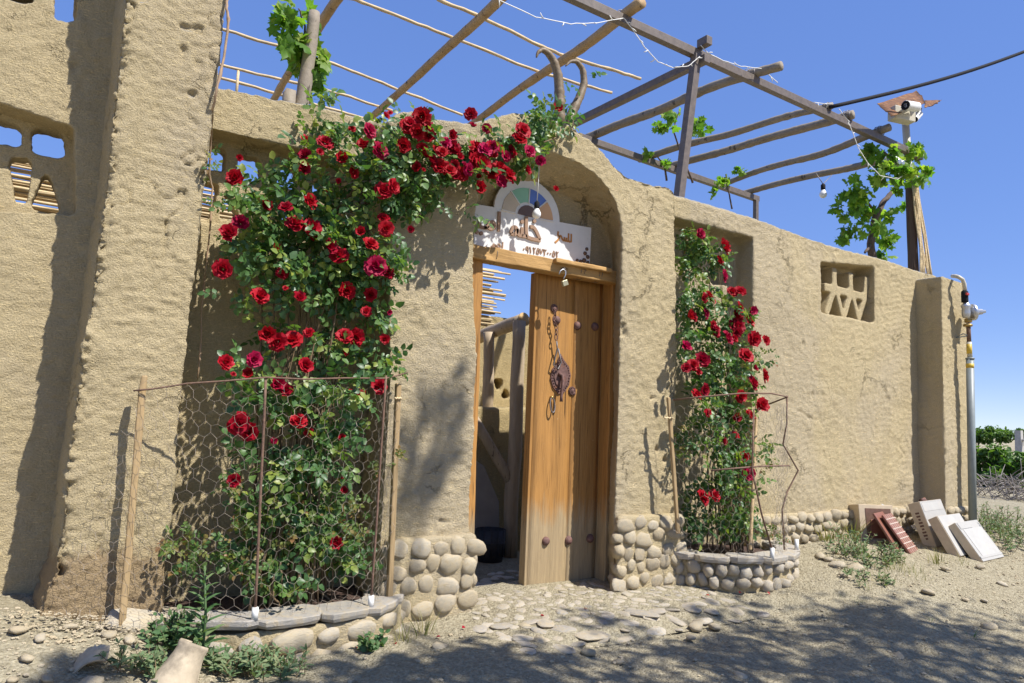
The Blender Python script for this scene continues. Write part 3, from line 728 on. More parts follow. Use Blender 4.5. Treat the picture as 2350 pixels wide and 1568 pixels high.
# leaf, slightly off square
dl = thing('door', 'weathered brown plank door leaf with iron studs, chain and lock plate', 'door', (3.2, YD, 0))
xL = at(1222, 1000, Y=YD).x; xR = 3.21; zt_ = 1.985; zb_ = -.035
sp_x = at(1312, 900, Y=YD).x; sp2 = at(1372, 900, Y=YD).x
def plank(x0, x1, dy, seed):
    mb = MB(); nx, nz = 6, 40; J = lambda e, z: .0022*n1(e*9+seed, z*3.2, seed)+.001*n1(e*9, z*13, seed)
    grid = {}
    for side, yy in ((0, YD+dy), (1, YD+dy+.042)):
        for i in range(nx+1):
            for k in range(nz+1):
                z = zb_+(zt_-zb_)*k/nz; x = x0+(x1-x0)*i/nx
                if i == 0: x += J(1, z)
                if i == nx: x += J(2, z)
                y = yy + (.0025*n1(x*6, z*1.4, seed)+.0012*n1(x*40, z*3, seed) if side == 0 else 0)
                zz = z + (.012*n1(x*11, 0, seed+2) if k == 0 else 0)
                grid[(side, i, k)] = len(mb.v); mb.v.append((x, y, zz))
    for i in range(nx):
        for k in range(nz):
            mb.f.append((grid[0, i, k], grid[0, i+1, k], grid[0, i+1, k+1], grid[0, i, k+1]))
            mb.f.append((grid[1, i, k], grid[1, i, k+1], grid[1, i+1, k+1], grid[1, i+1, k]))
    for k in range(nz):
        mb.f.append((grid[0, 0, k], grid[0, 0, k+1], grid[1, 0, k+1], grid[1, 0, k])); mb.f.append((grid[0, nx, k], grid[1, nx, k], grid[1, nx, k+1], grid[0, nx, k+1]))
    for i in range(nx):
        mb.f.append((grid[0, i, 0], grid[1, i, 0], grid[1, i+1, 0], grid[0, i+1, 0])); mb.f.append((grid[0, i, nz], grid[0, i+1, nz], grid[1, i+1, nz], grid[1, i, nz]))
    return mb.build('plank', MAT['varnished door wood'], dl)
plank(xL, sp_x-.003, 0, 3); plank(sp_x+.004, sp2+.02, .003, 9); plank(sp2+.022, xR, .004, 15)
stile = MB().slab(xL-.022, xL-.002, YD-.004, YD+.06, zb_+.01, zt_-.005).build('edge_strip', MAT['varnished door wood'], dl, bevel=.004)
FACE = Matrix.Rotation(rad(90), 4, 'X')               # lathe axis z -> -y
def stud(px_, py_, r=.029, parent=dl):
    p = at(px_, py_, Y=YD)
    prof = [(.0, -.001)]+[(r*math.cos(rad(a)), r*.82*math.sin(rad(a))) for a in (0, 15, 32, 50, 68, 82)]
    prof[0] = (r*1.02, -.006)
    mb = MB().lathe(prof, 16, Matrix.Translation((p.x, YD, p.z)) @ FACE)
    return mb.build('stud', MAT['rust iron'], parent)
for q in ((1325, 748), (1365, 750), (1252, 1242), (1304, 1240), (1354, 1236), (1277, 735)): stud(*q)
stud(1316, 903, .016)
# rosette plates
def rosette(px_, py_, r, parent, n=14, dy=.002):
    p = at(px_, py_, Y=YD); mb = MB()
    ring = [(p.x+r*(1+.1*(k % 2))*math.cos(2*math.pi*k/(2*n)), p.z+r*(1+.1*(k % 2))*math.sin(2*math.pi*k/(2*n))) for k in range(2*n)]
    mb.prism(ring, YD-.008, YD+.002)
    mb.lathe([(r*.6, .006), (r*.55, .012), (r*.2, .016)], 12, Matrix.Translation((p.x, YD, p.z)) @ FACE)
    for k in range(n):
        a = 2*math.pi*k/n
        mb.lathe([(r*.14, .006), (r*.12, .012), (r*.04, .014)], 6, Matrix.Translation((p.x+r*.84*math.cos(a), YD, p.z+r*.84*math.sin(a))) @ FACE)
    return mb.build('rosette', MAT['rust iron'], parent, smooth=False)
rosette(1271, 708, .026, dl); rosette(1312, 897, .026, dl)
# hasp chain
ch = [(1272, 712), (1274, 724), (1270, 736), (1275, 746), (1277, 757), (1276, 768), (1276, 780)]
for i, (cx_, cy_) in enumerate(ch[:-1]):
    a_ = at(cx_, cy_, Y=YD-.035); b_ = at(ch[i+1][0], ch[i+1][1], Y=YD-.035); mid_ = (a_+b_)/2; hl = (b_-a_).length*.62; dr = (b_-a_).normalized()
    side = Vector((0, 1, 0)).cross(dr) if i % 2 else Vector((0, 1, 0))
    MB().tube([mid_+dr*hl*math.cos(k*math.pi/6)+side*.010*math.sin(k*math.pi/6) for k in range(13)], .0034, 6, False).build('chain_link', MAT['rust iron'], dl)
a_ = [at(x, y, Y=YD-.03) for x, y in ((1277, 783), (1279, 800), (1270, 838), (1281, 848), (1288, 832), (1281, 800))]
MB().tube(a_, .0055, 6).build('hasp', MAT['thin wire'], dl)
# drop shaped lock plate
P = [at(x, y, Y=YD) for x, y in ((1285, 812), (1292, 826), (1304, 842), (1308, 862), (1304, 884), (1294, 900), (1280, 904), (1268, 890), (1262, 868), (1266, 848), (1276, 834), (1281, 822))]
pc = sum(P, Vector())/len(P)
lp = MB().prism([(p.x, p.z) for p in P], YD-.010, YD+.004)
lp.prism([(pc.x+(p.x-pc.x)*.72, pc.z+(p.z-pc.z)*.72) for p in P], YD-.017, YD-.009)
lpo = lp.build('lock_plate', MAT['rust iron'], dl, smooth=False)
mb = MB()
for i in range(len(P)):
    for k in range(3):
        q = P[i].lerp(P[(i+1) % len(P)], k/3); q = pc+(q-pc)*.87
        mb.lathe([(.006, .008), (.005, .014), (.002, .016)], 6, Matrix.Translation((q.x, YD, q.z)) @ FACE)
mb.build('beading', MAT['rust iron'], lpo)
kn = [at(x, y, Y=YD-.03) for x, y in ((1283, 858), (1290, 862))]+[at(x, y, Y=YD-.045) for x, y in ((1292, 875), (1290, 895), (1288, 912), (1288, 922))]
MB().tube(kn, [.012, .013, .011, .010, .009, .011], 8).build('knocker', MAT['rust iron'], lpo)
rg = at(1268, 930, Y=YD-.02)
MB().tube([(rg.x+.019*math.sin(a*2*math.pi/20), YD-.02-.008*math.cos(a*2*math.pi/20), rg.z-.048*math.cos(a*2*math.pi/20)) for a in range(21)], .0048, 7, False).build('ring_handle', MAT['thin wire'], dl)
MB().lathe([(.011, -.01), (.011, .014), (.006, .02)], 10, Matrix.Translation((rg.x, YD, rg.z+.05)) @ FACE).build('ring_boss', MAT['brass'], dl)
# padlock hanging from the lintel
pk = thing('padlock', 'dull brass padlock hanging open from a hasp on the lintel', 'padlock', tuple(at(1296, 650, Y=.105)))
p = at(1296, 650, Y=.105); R_ = Euler((0, rad(-24), 0))
MB().box(p, (.042, .02, .036), R_).build('body', MAT['padlock metal'], pk, bevel=.003)
q = [at(x, y, Y=.105) for x, y in ((1293, 641), (1298, 631), (1298, 622), (1292, 618), (1286, 622), (1283, 630))]
MB().tube(q, .004, 7).build('shackle', MAT['bare aluminium'], pk)
q = at(1291, 618, Y=.13); MB().tube([(q.x-.012, .135, q.z-.006), (q.x, .105, q.z), (q.x+.012, .135, q.z+.008)], .006, 6).build('staple', MAT['thin wire'], pk)

# ------------------------------------------------------------------ sign
YS = .25
sg = thing('name_sign', 'white painted board sign with brown lettering and a coloured fanlight under the arch', 'sign', tuple(at(1220, 580, Y=YS)))
sl0 = at(1088, 468, Y=YS); sl1 = at(1357, 523, Y=YS); sb0 = at(1086, 567, Y=YS); sb1 = at(1353, 612, Y=YS)
ac = at(1209, 497, Y=YS); ra = (at(1284, 512, Y=YS).x-at(1134, 480, Y=YS).x)/2
acx = (at(1284, 512, Y=YS).x+at(1134, 480, Y=YS).x)/2; ztop = at(1203, 408, Y=YS).z; zs_ = sl0.z+(sl1.z-sl0.z)*(acx-sl0.x)/(sl1.x-sl0.x)
outline = [(sb0.x, sb0.z), (sb1.x, sb1.z), (sl1.x, sl1.z)]
outline += [(acx+ra*math.cos(rad(a)), zs_+(ztop-zs_)*math.sin(rad(a))) for a in range(0, 181, 10)] + [(sl0.x, sl0.z)]
MB().prism(outline, YS, YS+.02).build('board', MAT['white paint'], sg, smooth=False)
ri, ro_ = .36, .80
ty = -.012
def sector(a0, a1, r0, r1, mat, y0, y1, nm='pane'):
    n = 8; P_ = [(acx+ra*r1*math.cos(rad(a0+(a1-a0)*i/n)), zs_+ty+(ztop-zs_)*r1*math.sin(rad(a0+(a1-a0)*i/n))) for i in range(n+1)]
    P_ += [(acx+ra*r0*math.cos(rad(a1-(a1-a0)*i/n)), zs_+ty+(ztop-zs_)*r0*math.sin(rad(a1-(a1-a0)*i/n))) for i in range(n+1)] if r0 > 0 else [(acx, zs_+ty)]
    MB().prism(P_, y0, y1).build(nm, MAT[mat], sg, smooth=False)
for i, (a0, a1, c) in enumerate(((3, 43, 'pane orange'), (45, 88, 'pane blue'), (90, 132, 'pane green'), (134, 178, 'pane cream'))):
    sector(a0+.8, a1-.8, ri+.03, ro_-.02, c, YS-.004, YS+.001)
sector(3, 177, 0, ri-.05, 'pane brown', YS-.004, YS+.001)
for a in (1.5, 44, 89, 133, 178.5):
    c, s_ = math.cos(rad(a)), math.sin(rad(a)); n_ = (-s_*.0035, c*.0035)
    A_ = (acx+ra*ri*c, zs_+ty+(ztop-zs_)*ri*s_); B_ = (acx+ra*ro_*c, zs_+ty+(ztop-zs_)*ro_*s_)
    MB().prism([(A_[0]+n_[0], A_[1]+n_[1]), (B_[0]+n_[0], B_[1]+n_[1]), (B_[0]-n_[0], B_[1]-n_[1]), (A_[0]-n_[0], A_[1]-n_[1])], YS-.007, YS-.0005).build('glazing_bar', MAT['white paint'], sg, smooth=False)
# lettering: strokes in a little coordinate system, laid along the board
ux = Vector((sl1.x-sl0.x, 0, sl1.z-sl0.z)).normalized(); uz = Vector((-ux.z, 0, ux.x))
def smooth_line(P_, k=2):
    for _ in range(k):
        if len(P_) < 3: return P_
        q = [P_[0]]
        for a, b_ in zip(P_[:-1], P_[1:]): q += [(a[0]*.75+b_[0]*.25, a[1]*.75+b_[1]*.25), (a[0]*.25+b_[0]*.75, a[1]*.25+b_[1]*.75)]
        P_ = q+[P_[-1]]
    return P_
def stroke(mb, P_, wd, o, sc, y0, y1, closed=False, sm=2):
    P_ = smooth_line(P_, sm); n = len(P_); Lf, Rt = [], []
    for i, (x, z) in enumerate(P_):
        a = P_[max(i-1, 0)]; b_ = P_[min(i+1, n-1)]; dx, dz = b_[0]-a[0], b_[1]-a[1]; l = math.hypot(dx, dz) or 1
        px_, pz_ = -dz/l*wd/2, dx/l*wd/2
        Lf.append((x+px_, z+pz_)); Rt.append((x-px_, z-pz_))
    w3 = lambda q, y: tuple(o+ux*(q[0]*sc)+uz*(q[1]*sc)+Vector((0, y, 0)))
    b0 = len(mb.v)
    for i in range(n): mb.v += [w3(Lf[i], y0), w3(Rt[i], y0), w3(Lf[i], y1), w3(Rt[i], y1)]
    for i in range(n-1):
        k = b0+i*4
        mb.f += [(k, k+1, k+5, k+4), (k+2, k+6, k+7, k+3), (k, k+4, k+6, k+2), (k+1, k+3, k+7, k+5)]
    mb.f += [(b0, b0+2, b0+3, b0+1), (b0+4*(n-1), b0+4*(n-1)+1, b0+4*(n-1)+3, b0+4*(n-1)+2)]
def dot(mb, x, z, r, o, sc, y0, y1):
    mb.prism([((o+ux*((x+r*math.cos(a))*sc)+uz*((z+r*math.sin(a))*sc)).x, (o+ux*((x+r*math.cos(a))*sc)+uz*((z+r*math.sin(a))*sc)).z) for a in [k*math.pi/5 for k in range(10)]], o.y+y0, o.y+y1)
def word(strokes, dots, px_, py_, hpx, mat, wd, thick, name='letter'):
    o = at(px_, py_, Y=YS); sc = (at(px_, py_-hpx, Y=YS)-o).length
    for s_ in strokes:
        mb = MB(); stroke(mb, s_, wd, o, sc, -thick, -.0005); mb.build(name, MAT[mat], sg, smooth=False)
    if dots:
        for x, z in dots:
            mb = MB(); dot(mb, x, z, wd*.62, o, sc, -thick, -.0005); mb.build('letter_dot', MAT[mat], sg, smooth=False)
# first word: kha-alef-nun-he, height 1 = the alef; x grows to the right, origin at its lower left
word([[(.0, .02), (.0, .2), (.10, .36), (.26, .36), (.34, .22), (.28, .05), (.12, -.03), (.0, .02)], [(.34, .30), (.40, .0), (.55, -.02), (.62, .04), (.64, .42)], [(.62, .0), (.80, -.02), (.92, .02)],
      [(.86, 1.0), (.88, .06), (1.0, -.06), (1.75, -.08)], [(1.1, .52), (1.3, .55), (1.5, .35), (1.72, -.04)]],
     [(.62, .70), (1.36, .86)], 1172, 537, 46, 'letter brown', .17, .012)
# second word: alef-mim-ye, cut off by the pillar
word([[(1.62, 1.0), (1.62, -.05)], [(.7, .0), (.9, .02), (1.02, .30), (1.22, .42), (1.38, .28), (1.34, .05), (1.15, -.02), (.92, .05)], [(.9, .0), (.55, .0), (.45, .08), (.42, .42)], [(.45, .0), (.1, .0), (-.05, .1)]],
     [(.30, -.30), (.55, -.33)], 1082, 518, 44, 'letter brown', .17, .012)
# small name line
word([[(1.9, 1.0), (1.88, .0)], [(1.0, .55), (1.3, .6), (1.6, .1), (1.3, .0), (.9, .02)], [(.95, .02), (.8, .3), (.65, .3), (.62, .0)], [(.6, .0), (.45, .45), (.35, .05), (.6, .0)], [(.3, .4), (.15, .45), (.05, .2), (.22, .0), (.15, -.3), (-.15, -.25), (-.2, .1)]],
     [], 1130, 566, 14, 'letter brown', .2, .006)
# telephone number, eastern figures 09125730052
DIG = {'0': [], '9': [[(.45, .5), (.3, .42), (.08, .55), (.12, .85), (.38, .92), (.46, .6), (.46, .0)]], '1': [[(.1, .95), (.25, .6), (.28, .0)]], '2': [[(.1, .95), (.25, .5), (.26, .0)], [(.16, .78), (.35, .62), (.5, .92)]],
       '5': [[(.3, .95), (.05, .4), (.1, .08), (.28, .18), (.45, .06), (.52, .4), (.3, .95)]], '7': [[(.0, .92), (.26, .05), (.52, .92)]],
       '3': [[(.08, .95), (.22, .5), (.24, .0)], [(.14, .78), (.24, .68), (.32, .9), (.42, .68), (.54, .92)]]}
x = 0
for c in '09125730052':
    o = at(1199, 578, Y=YS); sc = (at(1199, 563, Y=YS)-o).length; mb = MB()
    for s_ in DIG[c]: stroke(mb, [(a+x, b_) for a, b_ in s_], .15, o, sc, -.006, -.0005, sm=1)
    if c == '0': dot(mb, x+.2, .42, .13, o, sc, -.006, -.0005)
    mb.build('figure', MAT['letter brown'], sg, smooth=False); x += .52 if c == '0' else .66
# faded orange word on the right
word([[(2.0, .9), (2.0, .0)], [(1.65, .9), (1.65, .1), (1.9, .0)], [(1.65, .05), (1.4, .05), (1.38, .4)], [(1.38, .05), (1.15, .05), (1.1, .42)], [(1.12, .05), (.85, .1), (.7, .5), (.5, .45), (.45, .2), (.2, -.1), (-.1, -.35)], [(.3, .9), (.25, .45), (.5, .4)]],
     [], 1275, 550, 22, 'letter orange', .2, .003)
# carved flower ornament in the corner
mb = MB()
for i, (px_, py_, r) in enumerate(((1350, 572, 6), (1346, 582, 7), (1352, 590, 7), (1344, 598, 8), (1352, 603, 6), (1336, 600, 6), (1328, 598, 6), (1332, 606, 6), (1322, 603, 5), (1343, 608, 6))):
    p = at(px_-4, py_, Y=YS); mb.lathe([(r*.0021, -.001), (r*.002, .008), (r*.0008, .012)], 6, Matrix.Translation((p.x, YS, p.z)) @ FACE)
mb.build('ornament', MAT['flower ornament'], sg)

def bulb(label, top, p, r=.03, cord=True, cordmat='white plastic'):
    """hanging bulb: p is the bottom of the globe"""
    b_ = thing('light_bulb', label, 'light bulb', tuple(top if cord else p+Vector((0, 0, .1))))
    prof = [(.004, 0)]+[(r*math.sin(rad(a)), r-r*math.cos(rad(a))) for a in (25, 50, 75, 100, 125)]+[(r*.55, r*2.05), (r*.5, r*2.3)]
    MB().lathe(prof, 16, Matrix.Translation(p)).build('globe', MAT['bulb glass'], b_)
    MB().lathe([(r*.56, r*2.25), (r*.6, r*2.5), (r*.6, r*3.6), (r*.35, r*3.9), (r*.12, r*4.1)], 12, Matrix.Translation(p)).build('socket', MAT['black rubber'], b_)
    if cord: MB().tube([p+Vector((0, 0, r*4)), (p+Vector((0, 0, r*4))).lerp(Vector(top), .5)+Vector((.002, 0, 0)), top], .003, 6).build('cord', MAT[cordmat], b_)
    return b_
pb = at(1231, 502, Y=.10)
bulb('white light bulb hanging on a cord in front of the sign', (pb.x+.004, .10, 2.66), pb, .028)
p2 = at(1889, 455, Y=1.0)
lb = bulb('white light bulb hanging under a grey pergola pole', p2+Vector((0, 0, .3)), p2, .04, False)
MB().tube([p2+Vector((-.10, .02, .26)), p2+Vector((-.02, 0, .17)), p2+Vector((0, 0, .15)), p2+Vector((.03, 0, .18)), p2+Vector((.13, -.02, .28))], .004, 5).build('cord', MAT['thin wire'], lb)

# ------------------------------------------------------------------ inside the yard
ty_ = adobe('terrace_wall', MB().slab(2.2, 5.2, 1.66, 2.7, -.3, 1.125), 'mud plaster yard', .03, seed=210, amp=1.2)
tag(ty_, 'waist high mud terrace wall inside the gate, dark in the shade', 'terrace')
bw = MB().prism([(.4, -.3), (.4, 1.8), (3.2, 2.05), (5.8, 2.08), (5.8, -.3)], 2.66, 3.0)
cb = MB()
for P_ in ([(1133, 868), (1156, 872), (1146, 908)], [(1160, 888), (1172, 915), (1150, 915)], [(1112, 850), (1128, 866), (1108, 900)]): cb.prism(xz(P_, 2.66), 2.5, 2.9)
tag(adobe('yard_wall', bw, 'mud plaster yard', .02, cb, seed=220), 'sunlit yard wall with triangular niches seen through the open gate', 'wall')
lg = thing('yard_trellis', 'peeled log rail on a pale post and a forked trunk inside the gate', 'trellis', (2.8, 1, -.08))
e0 = at(1092, 778, Y=2.15); e1 = at(1203, 733, Y=1.47); r_ = .058
mb = MB(); log(mb, e0+(e0-e1)*.3, e1, r_*1.0, r_, .006, 4, 10, 14, knots=False); mb.build('rail', MAT['yard post wood'], lg)
d = (e1-e0).normalized(); Rm = d.to_track_quat('Z', 'Y').to_matrix().to_4x4()
MB().lathe([(r_*1.03, -.004), (r_*1.02, .003), (r_*.2, .006)], 16, Matrix.Translation(e1) @ Rm).build('cut_end', MAT['cut log end'], lg)
mb = MB(); b0 = at(1170, 1318, Y=1.47); b1 = at(1190, 760, Y=1.47)
log(mb, (b0.x, 1.47, -.1), (b1.x+.01, 1.48, e1.z-.03), .058, .056, .03, 9, 12, 12); mb.build('trunk', MAT['yard post wood'], lg)
mb = MB(); log(mb, (b0.x-.0, 1.47, .48), (b0.x-.40, 1.60, 1.12), .045, .035, .015, 11, 8, 10); mb.build('branch', MAT['yard post wood'], lg)
mb = MB(); q0 = at(1120, 932, Y=1.85); q1 = at(1122, 768, Y=1.85); log(mb, (q0.x, 1.85, 1.05), (q1.x, 1.85, q1.z+.02), .05, .048, .004, 13, 8, 12, knots=False); mb.build('post', MAT['yard post wood'], lg)
# grey arched panel and barrel in the shade
pn = at(1095, 1060, Y=1.6); pe = at(1148, 1150, Y=1.6)
mb = MB().prism([(pn.x-.35, -.1), (pn.x-.35, .9), (pn.x, pn.z), (pn.x+.06, pn.z-.03), (pe.x-.02, pe.z), (pe.x, .1), (pe.x, -.1)], 1.585, 1.67)
tag(mb.build('plaster_screen', MAT['grey yard plaster'], bevel=.01), 'grey plastered arched screen standing behind the open gate', 'screen')
p = at(1122, 1240, Y=1.42)
br = thing('barrel', 'dark ribbed bin standing inside the gate', 'bin', (p.x, 1.4, -.085))
MB().lathe([(.10, -.085), (.115, .05), (.115, .16), (.11, p.z-.02), (.118, p.z-.015), (.118, p.z), (.02, p.z+.004)], 18, Matrix.Translation((p.x, 1.4, 0))).build('drum', MAT['barrel'], br)
for k in range(12):
    a = 2*math.pi*k/12; MB().box((p.x+.114*math.cos(a), 1.4+.114*math.sin(a), .06), (.010, .010, .2), Euler((0, 0, a))).build('rib', MAT['barrel'], br)
# pile of reeds behind the wall
rs = thing('reed_screen', 'stack of pale horizontal reeds behind the mud wall', 'reed screen', (1, 1.3, 0))
rr = random.Random(8)
for k in range(52):
    z = 1.80+.0128*k+rr.uniform(-.004, .004); yy = 1.6+rr.uniform(-.03, .03)
    xe = 3.08+rr.choice((.0, .02, .05, .03, .01, .14, .08))*rr.uniform(.6, 1.2) if z < 2.27 else rr.uniform(.95, 1.3)
    mb = MB(); mb.tube(wavy((-1.1+rr.uniform(-.2, .2), yy, z+rr.uniform(-.01, .01)), (xe, yy+rr.uniform(-.03, .03), z+rr.uniform(-.015, .015)), 14, .010, k*3.3, 1.5), [.0088*rr.uniform(.75, 1.15)]*15, 6)
    mb.build('reed', MAT['reed'], rs)
for xx in (-.7, .3, 1.3, 2.1):
    MB().tube([(xx, 1.68, -.1), (xx, 1.68, 2.5)], .03, 8).build('post', MAT['yard post wood'], rs)

# ------------------------------------------------------------------ pergola
ZB = 3.861
pg = thing('pergola', 'open pergola of brown steel bars, wooden poles and thin reeds above the wall', 'pergola', (4, 1, 2.7))
def bar(a, b_, w_, h_, nm='beam', mat='painted steel', up=Vector((0, 0, 1))):
    a = Vector(a); b_ = Vector(b_); d = (b_-a).normalized(); s_ = d.cross(up)
    if s_.length < .1: s_ = d.cross(Vector((0, 1, 0)))
    s_.normalize(); u_ = s_.cross(d); mb = MB()
    for p in (a, b_):
        for i, j in ((-1, -1), (1, -1), (1, 1), (-1, 1)): mb.v.append(tuple(p+s_*i*w_/2+u_*j*h_/2))
    mb.f = [(0, 1, 2, 3), (7, 6, 5, 4)]+[(i, i+4, (i+1) % 4+4, (i+1) % 4) for i in range(4)]
    return mb.build(nm, MAT[mat], pg, bevel=.003)
bar((2.1, .15, ZB), (7.32, .235, ZB), .055, .065)
bar((4.25, 2.0, ZB-.01), (7.22, 2.16, ZB-.01), .055, .065)
bar((3.93, 2.05, ZB-.07), (3.97, .08, ZB-.07), .06, .06)
MB().slab(3.94, 4.0, .06, .16, ZB+.035, ZB+.10).build('stub', MAT['painted steel'], pg, bevel=.003)
bar((3.80, .20, 2.55), (3.93, .155, ZB-.03), .06, .06, 'post', up=Vector((0, 1, 0)))
p = at(1730, 455, Y=2.15); bar((7.17, 2.15, 2.2), (7.17, 2.15, ZB-.04), .05, .05, 'post', up=Vector((0, 1, 0)))
k = 0
for (a, b_, r0, r1, mt) in (((628, 222), (790, -24), .035, .04, 'pale pole wood'), ((845, 275), (1180, -28), .036, .042, 'pale pole wood'), ((1085, 281), (1472, 8), .036, .046, 'pale pole wood'),
                            ((1355, 312), (1793, 144), .05, .042, 'grey pole wood'), ((1475, 362), (1914, 239), .042, .034, 'grey pole wood'), ((1535, 381), (1958, 263), .044, .046, 'grey pole wood'),
                            ((1660, 421), (2040, 295), .036, .042, 'grey pole wood'), ((1710, 441), (2010, 366), .040, .042, 'grey pole wood')):
    a_ = at(*a, Z=ZB+.07); c_ = at(*b_, Z=ZB+.07); a_.z -= .01
    mb = MB(); ext = (a_-c_).normalized()
    lp_ = log(mb, a_+ext*(.05 if k > 2 else .6), c_, r0*.86, r1*.88, .045 if k > 2 else .022, 30+k*7, 44, 10, 1.05); mb.build('pole', MAT[mt], pg)
    if k > 1:      # lashing wire where the pole crosses the front bar
        q = min(lp_, key=lambda p_: abs(p_.y-.2)) if k < 7 else lp_[-3]
        dr = (c_-a_).normalized(); e1_ = dr.cross(Vector((0, 0, 1))).normalized(); e2_ = e1_.cross(dr)
        MB().tube([q+dr*(.004*i-.03)+(e1_*math.cos(i*.8)+e2_*math.sin(i*.8))*(r1*1.12) for i in range(17)], .004, 5).build('lashing', MAT['thin wire'], pg)
    k += 1
for j, (pts, r_) in enumerate(((((814, -2), (914, 37), (1041, 88), (1251, 170), (1404, 213)), .013), (((1004, -2), (1091, 33), (1244, 107), (1301, 130), (1414, 163), (1470, 181)), .014),
                               (((470, 55), (514, 68), (667, 115), (784, 153), (917, 207), (1061, 264)), .013), (((470, 140), (497, 147), (677, 190), (784, 217), (900, 254)), .013),
                               (((470, 168), (497, 175), (667, 225), (784, 257), (867, 281)), .014), (((560, -60), (700, -25), (814, -2)), .013))):
    P_ = [at(x, y, Z=ZB+.125) for x, y in pts]; Q = []
    for a_, b_ in zip(P_[:-1], P_[1:]):
        for i in range(6): Q.append(a_.lerp(b_, i/6)+Vector((0, 0, .012*n1(i+j*9, len(Q)*.6))))
    Q.append(P_[-1]); MB().tube(Q, [r_*(1+.25*n1(i*.8, j*5)) for i in range(len(Q))], 7).build('reed', MAT['reed'], pg)
a_ = at(547, 163, Z=ZB+.11); MB().tube([a_, a_+Vector((0, 0, -.28))], .012, 6).build('reed', MAT['reed'], pg)
mb = MB(); b0 = at(686, 245, Y=.55); b1 = at(722, 28, Y=.55); log(mb, (b0.x, .55, 2.60), (b1.x, .55, b1.z), .042, .034, .016, 77, 12, 12); mb.build('post', MAT['grey pole wood'], pg)
MB().slab(b0.x-.09, b0.x-.035, .50, .58, 2.60, 2.84).build('wedge', MAT['grey pole wood'], pg)

# string of tiny lights
sl = thing('string_lights', 'thin white string of tiny lights draped along the pergola bars', 'string lights', (4, .1, 3.9))
mb = MB(); ends = []
for pts in (((1120, -20), (1145, 0), (1230, 40), (1310, 55), (1370, 53), (1430, 42)), ((1432, 42), (1450, 65), (1480, 110), (1510, 142), (1545, 156), (1580, 152), (1606, 130)), ((1608, 104), (1625, 122), (1660, 140), (1700, 152), (1748, 158)),
            ((1760, 168), (1785, 190)), ((1868, 235), (1890, 238), (1908, 238)), ((1925, 250), (1945, 275), (1955, 300), (1970, 340), (1992, 375), (2020, 403), (2060, 412), (2085, 395), (2092, 372))):
    P_ = [at(x, y, Y=.11) for x, y in pts]; Q = []
    for a_, b_ in zip(P_[:-1], P_[1:]):
        for i in range(5): Q.append(a_.lerp(b_, i/5)+Vector((.006*n1(len(Q)*1.3, 2), 0, .008*n1(len(Q)*1.7, 5))))
    Q.append(P_[-1]); mb.tube(Q, .0032, 4)
    for i in range(2, len(Q)-1, 3): ends.append(Q[i])
mb.build('cord', MAT['white plastic'], sl)['kind'] = 'stuff'
tip = MB().tube([(0, 0, 0), (.004, 0, -.02), (.002, 0, -.04)], [.003, .004, .003], 5).mesh('lamp', MAT['white plastic'])
for e in ends: inst('lamp', tip, sl, e, (random.uniform(-.8, .8), random.uniform(-2.5, 2.5), 0))

# supply cable
c0 = at(1905, 246, Y=.06); c1_ = at(2420, 92, X=9.2); mb = MB(); Q = []
for i in range(25):
    t_ = i/24; q = c0.lerp(c1_, t_); q.z -= .06*math.sin(math.pi*t_); Q.append(q)
Q += [c1_+(c1_-Q[-2]).normalized()*s_ for s_ in (.5, 1.5, 3.0)]
mb.tube(Q, .017, 8); tag(mb.build('power_cable', MAT['black rubber']), 'thick black power cable running from the pergola out over the street', 'cable')

# horns over the arch
def horn(pts, Y, r0, label, sd):
    P_ = [at(x, y, Y=Y) for x, y in pts]; Q = []
    for a_, b_ in zip(P_[:-1], P_[1:]):
        for i in range(6): Q.append(a_.lerp(b_, i/6))
    Q.append(P_[-1])
    for _ in range(3): Q = [Q[0]]+[(Q[i-1]+Q[i]*2+Q[i+1])/4 for i in range(1, len(Q)-1)]+[Q[-1]]
    n = len(Q); Q[0] = Q[0]-Vector((0, 0, .06))
    rr_ = [r0*(1-.86*(i/(n-1))**1.5)*(1+.13*max(0, math.sin(i*1.15))**6+.05*n1(i*.4, sd)) for i in range(n)]
    tag(MB().tube(Q, rr_, 12).build('ibex_horn', MAT['horn']), label, 'horn', 'ibex horns on the gateway')
horn([(1285, 275), (1284, 240), (1284, 213), (1281, 173), (1271, 140), (1257, 121), (1244, 114), (1234, 121), (1231, 132)], .08, .036, 'taller brown ibex horn with a hooked tip on top of the gateway', 1)
horn([(1304, 280), (1318, 248), (1331, 222), (1341, 193), (1338, 160), (1324, 141), (1309, 141), (1298, 152)], .14, .032, 'shorter brown ibex horn bowed outward on top of the gateway', 6)

